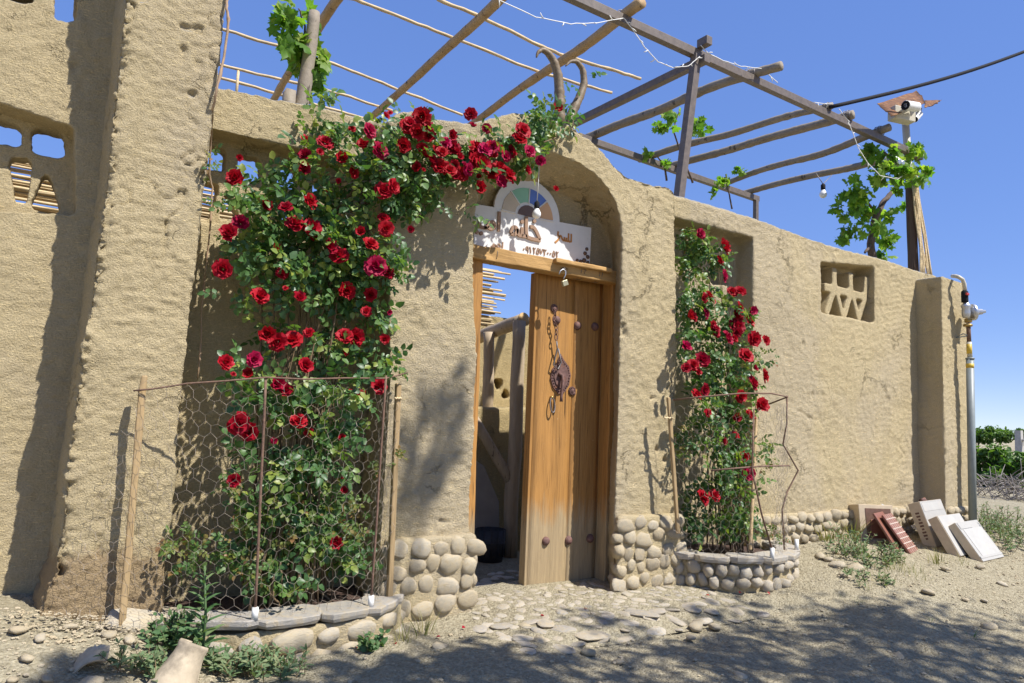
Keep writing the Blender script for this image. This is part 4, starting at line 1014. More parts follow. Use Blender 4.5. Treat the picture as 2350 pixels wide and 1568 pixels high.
# camera mast at the wall's end
YMS = .42
ms = thing('camera_mast', 'pole with cream box and rusty sheet roof carrying the security cameras', 'mast', (7.45, YMS, 2.6))
def M_(x, y, dy=0): return at(x, y, Y=YMS+dy)
mb = MB(); log(mb, M_(2097, 640), M_(2088, 405), .052, .048, .004, 5, 8, 12, knots=False); mb.build('timber', MAT['dark mast wood'], ms)
MB().tube([M_(2090, 450), M_(2077, 268)], .036, 12).build('pipe', MAT['cream plastic'], ms)
bx = M_(2069, 265, -.30); MB().box(bx, (.24, .10, .13), Euler((0, rad(2), rad(-18)))).build('box', MAT['cream plastic'], ms, bevel=.006)
def sheet(pts, mat):
    n = 8; mb = MB(); A_, B_, C_, D_ = pts
    for lay in (0, .006):
        for i in range(n+1):
            for j in range(n+1):
                u, v = i/n, j/n; p = (A_*(1-u)+B_*u)*(1-v)+(D_*(1-u)+C_*u)*v
                mb.v.append(tuple(p+Vector((.012*n1(u*5, v*5, 4), .012*n1(u*5, v*5, 9), .03*n1(u*3, v*3, 1)+lay))))
    K = (n+1)**2
    for i in range(n):
        for j in range(n):
            q = (i*(n+1)+j, (i+1)*(n+1)+j, (i+1)*(n+1)+j+1, i*(n+1)+j+1); mb.f += [q, tuple(K+k_ for k_ in q[::-1])]
    for i in range(n):
        for a_, b_ in (((i*(n+1)), (i+1)*(n+1)), (i*(n+1)+n, (i+1)*(n+1)+n), (i, i+1), (n*(n+1)+i, n*(n+1)+i+1)): mb.f.append((a_, b_, b_+K, a_+K))
    return mb.build('roof_sheet', MAT[mat], ms)
sheet((M_(2013, 239, -.15), M_(2103, 209, .16), M_(2128, 237, -.12), M_(2045, 268, -.42)), 'rusty sheet')
sheet((M_(2122, 231, -.05), M_(2161, 230, .0), M_(2150, 237, -.2), M_(2122, 248, -.3)), 'rusty sheet')
rb = random.Random(3)
for i in range(14):
    a_ = M_(2100+rb.uniform(-6, 6), 395+rb.uniform(-8, 30), -.06); b_ = M_(2120+rb.uniform(-10, 22), 640, -.10); 
    MB().tube(wavy(a_, b_, 8, .015, i*4.1), .008, 6).build('reed', MAT['reed'], ms)
def cctv(pt, d, label, r=.038, ln=.11):
    d = Vector(d).normalized(); Rm_ = Matrix.Translation(pt) @ d.to_track_quat('Z', 'Y').to_matrix().to_4x4()
    c_ = thing('security_camera', label, 'camera', tuple(pt))
    MB().lathe([(r*.8, -ln*.7), (r, -ln*.6), (r, ln*.45), (r*1.05, ln*.5)], 14, Rm_).build('housing', MAT['white plastic'], c_)
    MB().lathe([(r*.96, ln*.49), (r*.95, ln*.53), (r*.5, ln*.54), (r*.45, ln*.50)], 14, Rm_).build('lens', MAT['black rubber'], c_)
    return c_
c_ = cctv(M_(2090, 244, -.42), (-.93, .12, -.12), 'white bullet camera with black lens pointing along the wall from the mast', .046, .15)
MB().tube([M_(2100, 246, -.40), M_(2108, 250, -.25), M_(2106, 262, -.08)], .022, 10).build('arm', MAT['white plastic'], c_)
c_ = cctv(M_(2104, 268, -.22), (-.75, .1, -.75), 'cream bullet camera pointing steeply down from the mast', .034, .10)
MB().tube([M_(2108, 262, -.07), M_(2113, 250, -.05)], .014, 8).build('arm', MAT['cream plastic'], c_)
fl_ = thing('flood_lamp', 'white twin lens flood lamp among the vine leaves on the mast', 'flood lamp', tuple(M_(2048, 373, -.2)))
q = M_(2048, 370, -.2); MB().lathe([(.03, .05), (.075, .03), (.085, -.02), (.08, -.055)], 16, Matrix.Translation(q) @ Matrix.Rotation(rad(25), 4, 'X')).build('hood', MAT['white plastic'], fl_)
for dx in (-.034, .034):
    MB().lathe([(.032, .0), (.034, .02), (.026, .03), (.01, .026)], 12, Matrix.Translation(q+Vector((dx, -.062, -.036))) @ Matrix.Rotation(rad(100), 4, 'X')).build('lens', MAT['bare aluminium'], fl_)
MB().tube([q+Vector((0, .02, .03)), q+Vector((.1, .1, .02)), M_(2084, 372)], .012, 6).build('arm', MAT['white plastic'], fl_)

# ------------------------------------------------------------------ gas riser
YG = -.21
gs = thing('gas_riser', 'grey gas pipe with regulator and red valve on the wall end pier', 'gas pipe', (7.3, YG, .2))
def G(x, y, dy=0): return at(x, y, Y=YG+dy)
MB().tube([G(2233, 1230), G(2226, 822)], .034, 14).build('sleeve', MAT['grey pipe'], gs)
MB().lathe([(.034, -.008), (.040, -.006), (.040, .006), (.03, .008)], 14, Matrix.Translation(G(2226, 823))).build('collar', MAT['grey pipe'], gs)
MB().tube([G(2226, 824), G(2224, 785)], .022, 12).build('yellow_pipe', MAT['cream plastic'], gs)
MB().tube([G(2224.6, 812), G(2224, 790)], .0232, 12).build('warning_band', MAT['yellow paint'], gs)
MB().tube([G(2226.2, 845), G(2226, 835)], .0346, 12).build('warning_label', MAT['yellow paint'], gs)
MB().tube([G(2224, 786), G(2222, 742)], .019, 12).build('pipe', MAT['rust bar'], gs)
MB().lathe([(.025, -.02), (.032, -.015), (.032, .015), (.025, .02)], 6, Matrix.Translation(G(2222, 736))).build('union', MAT['brass'], gs)
MB().lathe([(.032, -.012), (.042, -.008), (.042, .008), (.03, .012)], 8, Matrix.Translation(G(2221, 747))).build('union', MAT['brass'], gs)
MB().lathe([(.024, -.06), (.034, -.05), (.04, -.01), (.036, .03), (.044, .045), (.042, .06), (.026, .075), (.024, .11)], 14, Matrix.Translation(G(2217, 715))).build('regulator_body', MAT['bare aluminium'], gs)
q = G(2233, 717, -.02); Rd = Matrix.Translation(q) @ Vector((.75, -.62, .1)).to_track_quat('Z', 'Y').to_matrix().to_4x4()
MB().lathe([(.03, -.05), (.06, -.02), (.078, -.012), (.078, .0), (.078, .012), (.06, .022), (.03, .03), (.026, .08), (.018, .085), (.014, .11)], 18, Rd).build('regulator_disc', MAT['bare aluminium'], gs)
MB().lathe([(.027, -.05), (.03, -.04), (.03, .05), (.022, .06)], 12, Matrix.Translation(G(2214, 682))).build('valve', MAT['black rubber'], gs)
MB().box(G(2220, 675, -.035), (.05, .015, .022)).build('valve_handle', MAT['red paint'], gs, bevel=.004)
MB().tube([G(2214, 668), G(2213, 652), G(2209, 642), G(2200, 636, .02), G(2192, 634, .08), G(2186, 634, .16)], .018, 12).build('elbow', MAT['cream plastic'], gs)
MB().tube([G(2222, 770), G(2210, 766, .03), G(2192, 776, .1), G(2222, 770.5)], .006, 5).build('bracket', MAT['grey pipe'], gs)

# ------------------------------------------------------------------ leaves and flowers
def leaflet(L_, W_, fold=.25, droop=.15):
    v = [(0, 0, 0), (L_*.35, W_*.5, fold*W_*.5), (L_*.75, W_*.36, fold*W_*.36-droop*L_*.4), (L_, 0, -droop*L_), (L_*.75, -W_*.36, fold*W_*.36-droop*L_*.4), (L_*.35, -W_*.5, fold*W_*.5), (L_*.4, 0, -.02*L_), (L_*.75, 0, -droop*L_*.5)]
    f = [(0, 6, 1), (0, 5, 6), (1, 6, 7, 2), (6, 5, 4, 7), (2, 7, 3), (7, 4, 3)]
    return np.array(v), f
def spray(seed, L_=.032, n=5):
    rr_ = random.Random(seed); V, F, T = [], [], []
    def put(o, ang, l, tilt):
        v, f = leaflet(l, l*.72, rr_.uniform(.1, .4), rr_.uniform(.05, .3))
        R_ = np.array(Euler((rr_.uniform(-.5, .5), tilt, ang)).to_matrix()); v = v @ R_.T+np.array(o); b0 = len(V)
        V.extend(v.tolist()); F.extend([tuple(i+b0 for i in q) for q in f]); T.extend([rr_.uniform(-.12, .12)]*len(v))
    put((.062*L_/.032, 0, -.006), 0, L_*1.1, .1)
    pos = [.048, .022] if n == 5 else [.05, .03, .012]
    for x in pos:
        for s_ in (1, -1): put((x*L_/.032, 0, -.002), s_*rr_.uniform(.9, 1.3), L_*rr_.uniform(.8, 1.0), rr_.uniform(-.1, .25))
    b0 = len(V); w_ = .0012
    V.extend([(0, w_, 0), (0, -w_, 0), (.064*L_/.032, 0, -.006)]); F.append((b0, b0+1, b0+2)); T.extend([0]*3)
    return np.array(V), F, np.array(T)
def grape_leaf(seed, R=.06):
    rr_ = random.Random(seed); V = [(0, 0, 0)]; n = 20; prof = [.55, .72, .62, .9, .66, .78, .60, .98, .72, .8, 1.15, .8, .72, .98, .60, .78, .66, .9, .62, .72]
    for i in range(n):
        a = -math.pi+2*math.pi*(i+.0)/n; r_ = prof[i]*R*rr_.uniform(.93, 1.07)
        if i == 0: r_ = R*.2
        V.append((r_*math.cos(a)+R*.35, r_*math.sin(a), -.35*r_*r_/R*rr_.uniform(.3, 1.2)+.008*math.sin(a*5)))
    V[0] = (R*.35, 0, .004)
    F = [(0, 1+i, 1+(i+1) % n) for i in range(n)]
    b0 = len(V); V += [(R*.1, .001, 0), (-R*.7, .001, -.01), (-R*.7, -.001, -.01), (R*.1, -.001, 0)]; F.append((b0, b0+1, b0+2, b0+3))
    return np.array(V), F, np.full(len(V), rr_.uniform(-.1, .1))
def simple_leaf(seed, L_=.09, W_=.05):
    v, f = leaflet(L_, W_, .3, .2); return v, f, np.zeros(len(v))
def blade(seed, L_=.12, W_=.006):
    rr_ = random.Random(seed); c = rr_.uniform(.2, .7); V = []; F = []
    for i in range(5):
        t_ = i/4; V += [(L_*c*t_*t_, -W_/2*(1-t_*.9), L_*t_*(1-.25*c*t_)), (L_*c*t_*t_, W_/2*(1-t_*.9), L_*t_*(1-.25*c*t_))]
    for i in range(4): F.append((2*i, 2*i+1, 2*i+3, 2*i+2))
    return np.array(V), F, np.zeros(len(V))
def mesh_from(V, F, T, name, mat):
    me = bpy.data.meshes.new(name); me.from_pydata([tuple(v) for v in V], [], F); me.materials.append(MAT[mat])
    at_ = me.attributes.new('tint', 'FLOAT', 'POINT'); at_.data.foreach_set('value', np.asarray(T, dtype=np.float32))
    me.polygons.foreach_set('use_smooth', [True]*len(me.polygons)); return me
def basis(dirx, nrm):
    x = dirx/np.linalg.norm(dirx); z = nrm-x*(nrm@x); z = z/(np.linalg.norm(z)+1e-9); y = np.cross(z, x)
    return np.stack([x, y, z], 1)
def scatter(temps, places, name, mat, parent, objname=None, nobj=0):
    """places: (pos, R, scale, tint). The ones standing out most become separate leaves, the rest one mass"""
    rr_ = random.Random(len(places))
    solo = places[:nobj]; rest = places[nobj:]
    if solo:
        tm = [mesh_from(V, F, T+.5, objname, mat) for V, F, T in temps]
        for p, R_, sc, tn in solo:
            o = bpy.data.objects.new(objname, rr_.choice(tm)); COL.objects.link(o)
            e = Matrix(R_.tolist()).to_euler(); o.location = p; o.rotation_euler = e; o.scale = (sc, sc, sc); adopt(o, parent)
    if rest:
        VV, TT = [], []; F_all = []; base = 0
        for p, R_, sc, tn in rest:
            V, F, T = rr_.choice(temps); VV.append((V*sc) @ R_.T+p); TT.append(np.clip(T+tn, 0, .999))
            F_all.extend([tuple(i+base for i in q) for q in F]); base += len(V)
        me = bpy.data.meshes.new(name); me.from_pydata(np.concatenate(VV).tolist(), [], F_all); me.materials.append(MAT[mat])
        at_ = me.attributes.new('tint', 'FLOAT', 'POINT'); at_.data.foreach_set('value', np.concatenate(TT).astype(np.float32))
        me.polygons.foreach_set('use_smooth', [True]*len(me.polygons))
        o = bpy.data.objects.new(name, me); COL.objects.link(o); adopt(o, parent); o['kind'] = 'stuff'
        return o
def cloud(rng, px_, py_, Y, rx, ry, n, depth=.13, fill=.5):
    c = at(px_, py_, Y=Y); mpp = (c-CAM).dot(_f)/FL; out = []; tufts = rng.normal(size=(max(3, n//9), 3)); tufts /= np.linalg.norm(tufts, axis=1)[:, None]; tufts *= rng.uniform(.35, 1.05, (len(tufts), 1))
    for _ in range(n):                      # leaves sit in tufts along the shoots, with gaps between
        d = tufts[rng.integers(len(tufts))]+rng.normal(size=3)*.20; r_ = 1.0
        out.append((np.array(c)+np.array([d[0]*rx*mpp*1.1, d[1]*depth, d[2]*ry*mpp])*r_, d))
    return out
SUNV = np.array(to_sun)
def leaf_place(rng, p, d, lo=.8, hi=1.25, t0=.0, t1=1.0, out=np.array([.15, -.8, .55])):
    nrm = out+rng.normal(size=3)*.55+.25*d; dx = rng.normal(size=3)+d*.8+np.array([0, -.2, -.35])
    return (p, basis(dx, nrm), rng.uniform(lo, hi), rng.uniform(t0, t1))

def petal_mesh(seed):
    rr_ = random.Random(seed); V, F, T = [], [], []; op = (1, .75, 1.1, .55, .9, 1.2)[seed % 6]
    for ring, (n, r0, tilt, sz) in enumerate(((7, .006, 1.15, .030), (6, .006, .80, .027), (6, .004, .50, .023), (5, .003, .25, .018), (3, .001, .08, .013))):
        for k in range(n):
            a = 2*math.pi*(k+rr_.uniform(-.2, .2))/n+ring*.5; tl = tilt*op+rr_.uniform(-.28, .28); b0 = len(V)
            for i in range(4):
                for j in range(5):
                    u = i/3; v = (j-2)/2; w_ = sz*.62*math.sin(min(1, u*1.15+.25)*math.pi*.62)
                    x = v*w_; l = sz*u; curl = .35*u*u*sz*(1 if ring < 2 else -.3)
                    rx_ = r0+l*math.sin(tl)+curl*.5; z = l*math.cos(tl)-curl*.5+.10*sz*v*v+.17*sz*rr_.uniform(-1, 1)*u
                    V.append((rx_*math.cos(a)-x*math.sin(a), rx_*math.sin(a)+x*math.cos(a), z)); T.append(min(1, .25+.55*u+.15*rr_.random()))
            for i in range(3):
                for j in range(4): F.append((b0+i*5+j, b0+i*5+j+1, b0+i*5+j+6, b0+i*5+j+5))
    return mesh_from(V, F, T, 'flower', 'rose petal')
ROSE = [petal_mesh(i) for i in range(6)]
def flowers(parent, lst, yfun, seed):
    rr_ = random.Random(seed)
    for x, y, dpx in lst:
        Y = yfun(x, y)+rr_.uniform(-.03, .03); p = at(x, y, Y=Y); mpp = (p-CAM).dot(_f)/FL
        nrm = Vector((rr_.uniform(-.6, .5), -1, rr_.uniform(-.2, .8))).normalized()
        q = nrm.to_track_quat('Z', 'Y') @ Euler((0, 0, rr_.uniform(0, 6))).to_quaternion()
        s_ = dpx*mpp/.062*(.86 if dpx < 45 else .72)
        inst('flower', rr_.choice(ROSE), parent, p, q.to_euler(), (s_, s_, s_*rr_.uniform(.8, 1.2)))
SPR = [spray(i) for i in range(7)]
# ---- the big rose
big = thing('climbing_rose', 'large climbing rose with dark red blooms trained up the wall and over the arch', 'rose bush', (1.1, 0, .1))
CL = [(600, 470, .1, 85, 85, 95), (700, 430, .05, 100, 105, 210), (800, 400, -.04, 110, 105, 250), (900, 370, -.12, 100, 90, 230), (1000, 345, -.12, 90, 70, 170), (960, 420, -.14, 100, 50, 140), (1060, 385, -.13, 60, 65, 110),
      (1130, 350, -.12, 60, 50, 100), (1190, 330, -.12, 50, 50, 90), (1240, 285, -.08, 55, 35, 100), (1270, 275, -.05, 40, 28, 60), (1310, 195, .1, 20, 25, 14), (1300, 250, .0, 16, 20, 12), (1222, 362, -.1, 22, 16, 14), (755, 265, .2, 40, 60, 40), (700, 520, .02, 130, 80, 260), (640, 590, .05, 110, 65, 170),
      (760, 600, -.04, 110, 90, 250), (830, 520, -.07, 70, 90, 150), (860, 630, -.08, 40, 60, 70), (700, 680, .0, 125, 55, 190), (820, 690, -.02, 55, 60, 80), (650, 780, .02, 60, 38, 45), (770, 785, -.04, 105, 50, 130),
      (865, 800, -.06, 35, 45, 50), (655, 865, -.06, 110, 60, 140), (785, 880, -.06, 95, 65, 150), (640, 955, -.06, 70, 50, 60), (730, 960, -.06, 100, 70, 150), (720, 1060, -.06, 95, 65, 170), (640, 1085, -.06, 75, 55, 110),
      (700, 1160, -.06, 110, 55, 180), (655, 1245, -.06, 110, 60, 170), (740, 1290, -.06, 80, 50, 110), (600, 1330, -.06, 90, 35, 80), (1020, 470, -.12, 60, 16, 18)]
def keep_left(p):
    if p[0] > 1.46: p[1] = min(p[1], -.035 if p[2] < 2.75 else .3)
    else: p[1] = min(p[1], .30)
    return p
rng = np.random.default_rng(5); pl_ = []
for c in CL:
    for p, d in cloud(rng, *c[:5], int(c[5]*(.36 if 640 < c[1] < 1010 else .42 if c[1] > 1010 else .54)), fill=.15): pl_.append(leaf_place(rng, keep_left(p), d, .85, 1.55))
pl_.sort(key=lambda q: q[0][1]); lead = pl_[:900]; rng.shuffle(lead); pl_ = list(lead)+pl_[900:]
scatter(SPR, pl_, 'foliage', 'rose leaf', big, 'leaf', 290)
YNG = [(450, 1250, -.1, 55, 45, 28), (560, 1280, -.1, 55, 55, 60), (540, 1110, -.08, 40, 50, 22), (800, 1130, -.06, 45, 70, 40), (880, 1060, -.1, 30, 25, 10), (620, 1180, -.09, 70, 50, 50), (420, 1300, -.1, 35, 20, 12), (720, 1210, -.1, 110, 70, 90), (480, 410, .05, 30, 60, 10), (740, 340, .05, 60, 50, 26)]
pl_ = []
for c in YNG:
    for p, d in cloud(rng, *c): pl_.append(leaf_place(rng, keep_left(p), d, .75, 1.1))
scatter([spray(i+50, .026) for i in range(5)], pl_, 'young_foliage', 'young rose leaf', big)
st = MB(); rs_ = random.Random(4)
for i in range(46):
    bx_ = rs_.uniform(.85, 1.3); by_ = rs_.uniform(-.12, .12); c = CL[rs_.choice([j for j, q in enumerate(CL) if q[0] < 845 and q[1] > 380])]; e = at(c[0]+rs_.uniform(-40, 40), c[1]+rs_.uniform(-30, 30), Y=c[2]+.03); e = Vector(keep_left(np.array(e)))
    m1 = Vector((bx_*.6+e.x*.4+rs_.uniform(-.1, .1), (by_+e.y)/2-.02, .1+(e.z-.1)*.55)); b0 = Vector((bx_, by_, .08)); Q = []
    for k in range(11):
        t_ = k/10; q = b0*(1-t_)**2+m1*2*t_*(1-t_)+e*t_*t_; q = Vector(keep_left(np.array(q))); Q.append(q+Vector((.012*n1(k*.9, i), .01*n1(k*.9, i+9), 0)))
    r0 = rs_.uniform(.004, .010); st.tube(Q, [r0*(1-.07*k) for k in range(11)], 6)
for i in range(12):       # runners from the head of the bush over the arch
    pts = [(rs_.uniform(740, 830), rs_.uniform(400, 520)), (rs_.uniform(880, 930), rs_.uniform(330, 440)), (rs_.uniform(980, 1060), rs_.uniform(320, 430)), (rs_.uniform(1090, 1180), rs_.uniform(320, 400))][:rs_.choice((3, 4, 4))]
    if i < 4: pts.append((rs_.uniform(1200, 1290), rs_.uniform(260, 330)))
    Q = [Vector(keep_left(np.array(at(x, y, Y=-.09 if x > 860 else .02)))) for x, y in pts]; R2 = []
    for a_, b_ in zip(Q[:-1], Q[1:]):
        for k in range(5): R2.append(a_.lerp(b_, k/5)+Vector((.01*n1(k, i), .008*n1(k+7, i), .015*n1(k+3, i))))
    st.tube(R2+[Q[-1]], .0045, 5)
st.build('canes', MAT['rose stem'], big)['kind'] = 'stuff'
FLW = [(540,410,40),(704,322,28),(746,328,36),(701,357,36),(694,388,36),(848,300,34),(833,332,28),(785,365,34),(812,395,28),(871,345,40),(608,473,34),(655,478,32),(710,463,38),(552,512,36),(526,537,42),(678,515,42),(714,524,44),(633,572,30),(754,570,56),
       (512,618,42),(647,628,26),(596,680,38),(686,686,36),(795,668,40),(850,677,32),(841,715,24),(862,612,56),(850,560,36),(886,525,34),(828,533,28),(880,503,28),(880,438,38),(903,428,34),(613,768,56),(671,780,42),(709,764,24),(790,772,36),(816,775,42),(883,779,24),
       (583,825,36),(516,832,38),(571,859,32),(700,840,36),(635,883,48),(868,887,36),(830,905,22),(547,972,58),(685,966,36),(708,993,22),(538,1103,30),(785,1005,18),(771,1243,36),(792,1097,16),(884,267,22),(968,268,40),(932,290,32),(975,290,38),(957,304,36),(925,335,34),(1080,262,28),
       (1035,312,30),(1038,342,36),(1022,328,28),(975,358,36),(1010,385,42),(1032,392,30),(990,372,30),(1047,405,28),(1095,342,40),(1090,367,36),(1130,338,30),(1113,345,36),(1105,378,42),(1130,397,38),(1165,402,40),(1150,416,30),(1097,432,36),(1200,300,36),(1190,322,36),(1215,348,30),(1207,392,26),(1280,248,24),(1240,370,24),(1060,400,32),(1145,385,34),(808,296,16),(941,283,30)]
def yb(x, y):
    best = min(CL, key=lambda c: ((x-c[0])/c[3])**2+((y-c[1])/c[4])**2); return best[2]-.12
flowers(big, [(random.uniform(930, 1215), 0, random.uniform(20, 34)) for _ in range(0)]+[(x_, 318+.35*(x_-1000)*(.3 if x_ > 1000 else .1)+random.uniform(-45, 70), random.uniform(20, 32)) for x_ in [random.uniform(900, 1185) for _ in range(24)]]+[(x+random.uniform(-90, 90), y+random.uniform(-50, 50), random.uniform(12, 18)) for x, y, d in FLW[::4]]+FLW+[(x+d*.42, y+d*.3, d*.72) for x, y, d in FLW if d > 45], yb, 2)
# ---- the smaller rose
sml = thing('climbing_rose', 'smaller climbing rose in the wall niche above the half round planter', 'rose bush', (4.1, 0, .15))
CR = [(1600, 560, .12, 38, 40, 70), (1640, 590, .08, 45, 55, 90), (1590, 630, .1, 36, 55, 85), (1615, 700, .02, 52, 55, 130), (1665, 725, -.02, 50, 55, 120), (1600, 790, -.02, 45, 55, 130), (1670, 800, -.05, 55, 55, 140), (1640, 860, -.06, 75, 45, 150),
      (1725, 850, -.06, 40, 40, 45), (1620, 935, -.08, 55, 50, 100), (1680, 930, -.08, 55, 55, 100), (1640, 1020, -.1, 75, 45, 110), (1725, 1020, -.1, 40, 50, 45), (1620, 1100, -.1, 55, 55, 130), (1690, 1120, -.1, 55, 55, 100), (1640, 1185, -.1, 70, 45, 150), (1720, 1205, -.1, 55, 40, 80), (1665, 1000, -.05, 25, 90, 60)]
def keep_right(p):
    if p[0] < 3.70: p[1] = min(p[1], -.05)
    elif p[0] < 4.50: p[1] = min(p[1], .27)
    else: p[1] = min(p[1], .06)
    return p
pl_ = []
for c in CR:
    for p, d in cloud(rng, *c[:5], int(c[5]*.6), depth=.12, fill=.15): pl_.append(leaf_place(rng, keep_right(p), d, .8, 1.5))
pl_.sort(key=lambda q: q[0][1]); lead = pl_[:700]; rng.shuffle(lead); pl_ = list(lead)+pl_[700:]
scatter(SPR, pl_, 'foliage', 'rose leaf', sml, 'leaf', 200)
pl_ = []
for c in [(1755, 830, -.08, 35, 25, 16), (1785, 1215, -.1, 25, 30, 24), (1580, 545, .12, 25, 30, 24), (1760, 1070, -.1, 25, 40, 16), (1700, 1000, -.1, 70, 90, 40), (1590, 1010, -.1, 40, 70, 50)]:
    for p, d in cloud(rng, *c): pl_.append(leaf_place(rng, keep_right(p), d, .75, 1.1))
scatter([spray(i+50, .026) for i in range(5)], pl_, 'young_foliage', 'young rose leaf', sml)
st = MB()
for i in range(26):
    bx_ = rs_.uniform(3.95, 4.35); by_ = rs_.uniform(-.15, .08); c = CR[rs_.randrange(len(CR))]; e = at(c[0]+rs_.uniform(-30, 30), c[1]+rs_.uniform(-30, 30), Y=c[2]); e = Vector(keep_right(np.array(e)))
    m1 = Vector((bx_*.6+e.x*.4, (by_+e.y)/2, .2+(e.z-.2)*.55)); b0 = Vector((bx_, by_, .13)); Q = []
    for k in range(11):
        t_ = k/10; q = b0*(1-t_)**2+m1*2*t_*(1-t_)+e*t_*t_; Q.append(Vector(keep_right(np.array(q)))+Vector((.012*n1(k*.9, i+50), .01*n1(k*.9, i+60), 0)))
    st.tube(Q, [.007*(1-.07*k) for k in range(11)], 6)
st.build('canes', MAT['rose stem'], sml)['kind'] = 'stuff'
FRW = [(1608,537,24),(1658,568,38),(1650,600,26),(1660,632,30),(1680,670,24),(1580,728,38),(1618,720,28),(1696,708,30),(1690,727,30),(1720,738,28),(1690,750,38),(1668,777,34),(1756,782,24),(1730,778,34),(1573,798,30),(1610,828,36),(1712,817,34),(1752,862,32),(1615,895,30),(1598,906,26),(1575,845,22),(1590,838,26),(1725,880,32),(1748,930,34),(1700,910,28),(1720,955,30),(1658,1013,24),(1687,1000,20),(1707,1048,26),(1718,1088,30),(1612,1143,36),(1640,1138,28),(1634,690,18)]
def ybr(x, y):
    best = min(CR, key=lambda c: ((x-c[0])/c[3])**2+((y-c[1])/c[4])**2); return best[2]-.11
flowers(sml, FRW+[(random.uniform(1575, 1740), random.uniform(640, 960), random.uniform(18, 28)) for _ in range(14)], ybr, 3)

# ------------------------------------------------------------------ wire guards round the roses
def netting(path, z0f, z1f, cell, parent, crumple, seed, rw=.00065):
    d = path_len(path); W_ = d[-1]; mb = MB(); cw = cell; chh = cell*.86; nodes = {}
    def node(i, j):
        if (i, j) in nodes: return nodes[i, j]
        # hexagons standing on a twisted vertical side
        s_ = i*cw*.5; row, odd = divmod(j, 2); z = row*chh*1.0+(chh*.40 if odd else 0)
        u = s_/W_
        x, y, a = path_at(path, d, s_+.010*n1(i*.7, j*.7, seed)); zz = z0f(u)+z+.012*n1(i*.5+9, j*.5, seed)
        o = crumple*(n1(x*7, zz*7, seed+3)+.5*n1(x*21, zz*21, seed+6))
        nodes[i, j] = Vector((x+math.sin(a)*o+.3*o, y-math.cos(a)*o, zz+.4*o)); return nodes[i, j]
    ni = int(W_/(cw*.5))
    for i in range(ni+1):
        nr = int((z1f(i*cw*.5/W_)-z0f(i*cw*.5/W_))/chh)
        for r_ in range(nr):
            up = (i+r_) % 2 == 0
            # zigzag: even columns low, odd columns high on this row
            lo = (i, 2*r_+(0 if up else 1))
            if i < ni:
                hi = (i+1, 2*r_+(1 if up else 0)); mb.tube([node(*lo), node(*hi)], rw, 3, False)
            if not up and r_ < nr-1: mb.tube([node(i, 2*r_+1), node(i, 2*r_+2)], rw*1.5, 3, False)
    return tag(mb.build('netting', MAT['netting wire'], parent), kind='stuff')
gl = thing('rose_guard', 'chicken wire guard on rusty bars and a wooden stake round the big rose', 'wire guard', (1.0, -.25, .1))
gp = [(.345, -.10), (.60, -.225), (.83, -.27), (1.15, -.27), (1.41, -.215), (1.535, -.075)]
netting(gp, lambda u: .14-.02*u, lambda u: 1.17+.05*u, .056, gl, .03, 2)
netting([(.10, -.06), (.22, -.12), (.345, -.10)], lambda u: .08, lambda u: .12+1.0*max(0, u)**.7, .05, gl, .045, 8)
netting([(1.40, -.16), (1.47, -.12), (1.55, -.08)], lambda u: .14, lambda u: 1.2, .05, gl, .05, 14)
for a_, b_, r_ in (((610, 866), (585, 1412), .006), ((886, 862), (851, 1385), .006)):
    Y = -.275 if a_[0] < 700 else -.222; p = at(*a_, Y=Y); q = at(*b_, Y=Y)
    MB().tube(wavy(p, q, 8, .004, a_[0]), r_, 8).build('bar', MAT['rust bar'], gl)
    e = at(b_[0]+1, b_[1]-18, Y=Y-.001); MB().tube([e, q+Vector((0, 0, -.02))], .014, 12).build('socket', MAT['white plastic'], gl)
rl = [at(x, y, Y=Y) for x, y, Y in ((306, 897, -.11), (350, 893, -.12), (395, 882, -.15), (430, 880, -.18), (520, 874, -.24), (610, 870, -.278), (700, 869, -.28), (790, 868, -.26), (886, 866, -.224), (935, 856, -.12))]
MB().tube([q+Vector((0, .01*n1(i*2.1, 3), .012*n1(i*1.7, 8))) for i, q in enumerate(rl)], .004, 7).build('rail', MAT['rust bar'], gl)
timber('stake', at(283, 1402, Y=-.09)-Vector((0, 0, .08)), at(330, 862, Y=-.09), .028, .02, 'stake wood', gl, 31, amp=.009)
timber('stake', at(893, 1380, Y=-.075), at(914, 880, Y=-.075), .028, .03, 'stake wood', gl, 35, amp=.003)
MB().tube([at(906+i*3, 913+(i % 2)*3, Y=-.095) for i in range(6)], .006, 5).build('tie', MAT['reed'], gl)
gr_ = thing('rose_guard', 'rusty wire hoops with netting and a stake round the smaller rose', 'wire guard', (4.1, -.3, .2))
gp2 = [(3.50, -.12), (3.62, -.30), (3.9, -.42), (4.2, -.41), (4.45, -.28), (4.60, -.05)]
netting(gp2[:5], lambda u: .2, lambda u: 1.2+.06*u, .055, gr_, .02, 21, .0006)
netting([(4.40, -.30), (4.50, -.2), (4.6, -.05)], lambda u: .2, lambda u: 1.25, .05, gr_, .055, 27, .0008)
for pts in (((1545, 918, -.15), (1600, 912, -.30), (1700, 903, -.42), (1770, 903, -.38), (1808, 911, -.28), (1745, 935, -.02)), ((1632, 1080, -.34), (1700, 1074, -.42), (1750, 1070, -.38), (1812, 1069, -.28))):
    MB().tube([at(x, y, Y=Y) for x, y, Y in pts], .0055, 7).build('hoop', MAT['rust bar'], gr_)
for pts in (((1806, 908, -.28), (1806, 970, -.28), (1797, 1020, -.28), (1832, 1080, -.28), (1806, 1130, -.29), (1795, 1170, -.3), (1800, 1262, -.32)), ((1730, 940, -.40), (1726, 1080, -.42), (1748, 1180, -.43), (1772, 1262, -.44))):
    MB().tube([at(x, y, Y=Y) for x, y, Y in pts], .006, 7).build('bar', MAT['rust bar'], gr_)
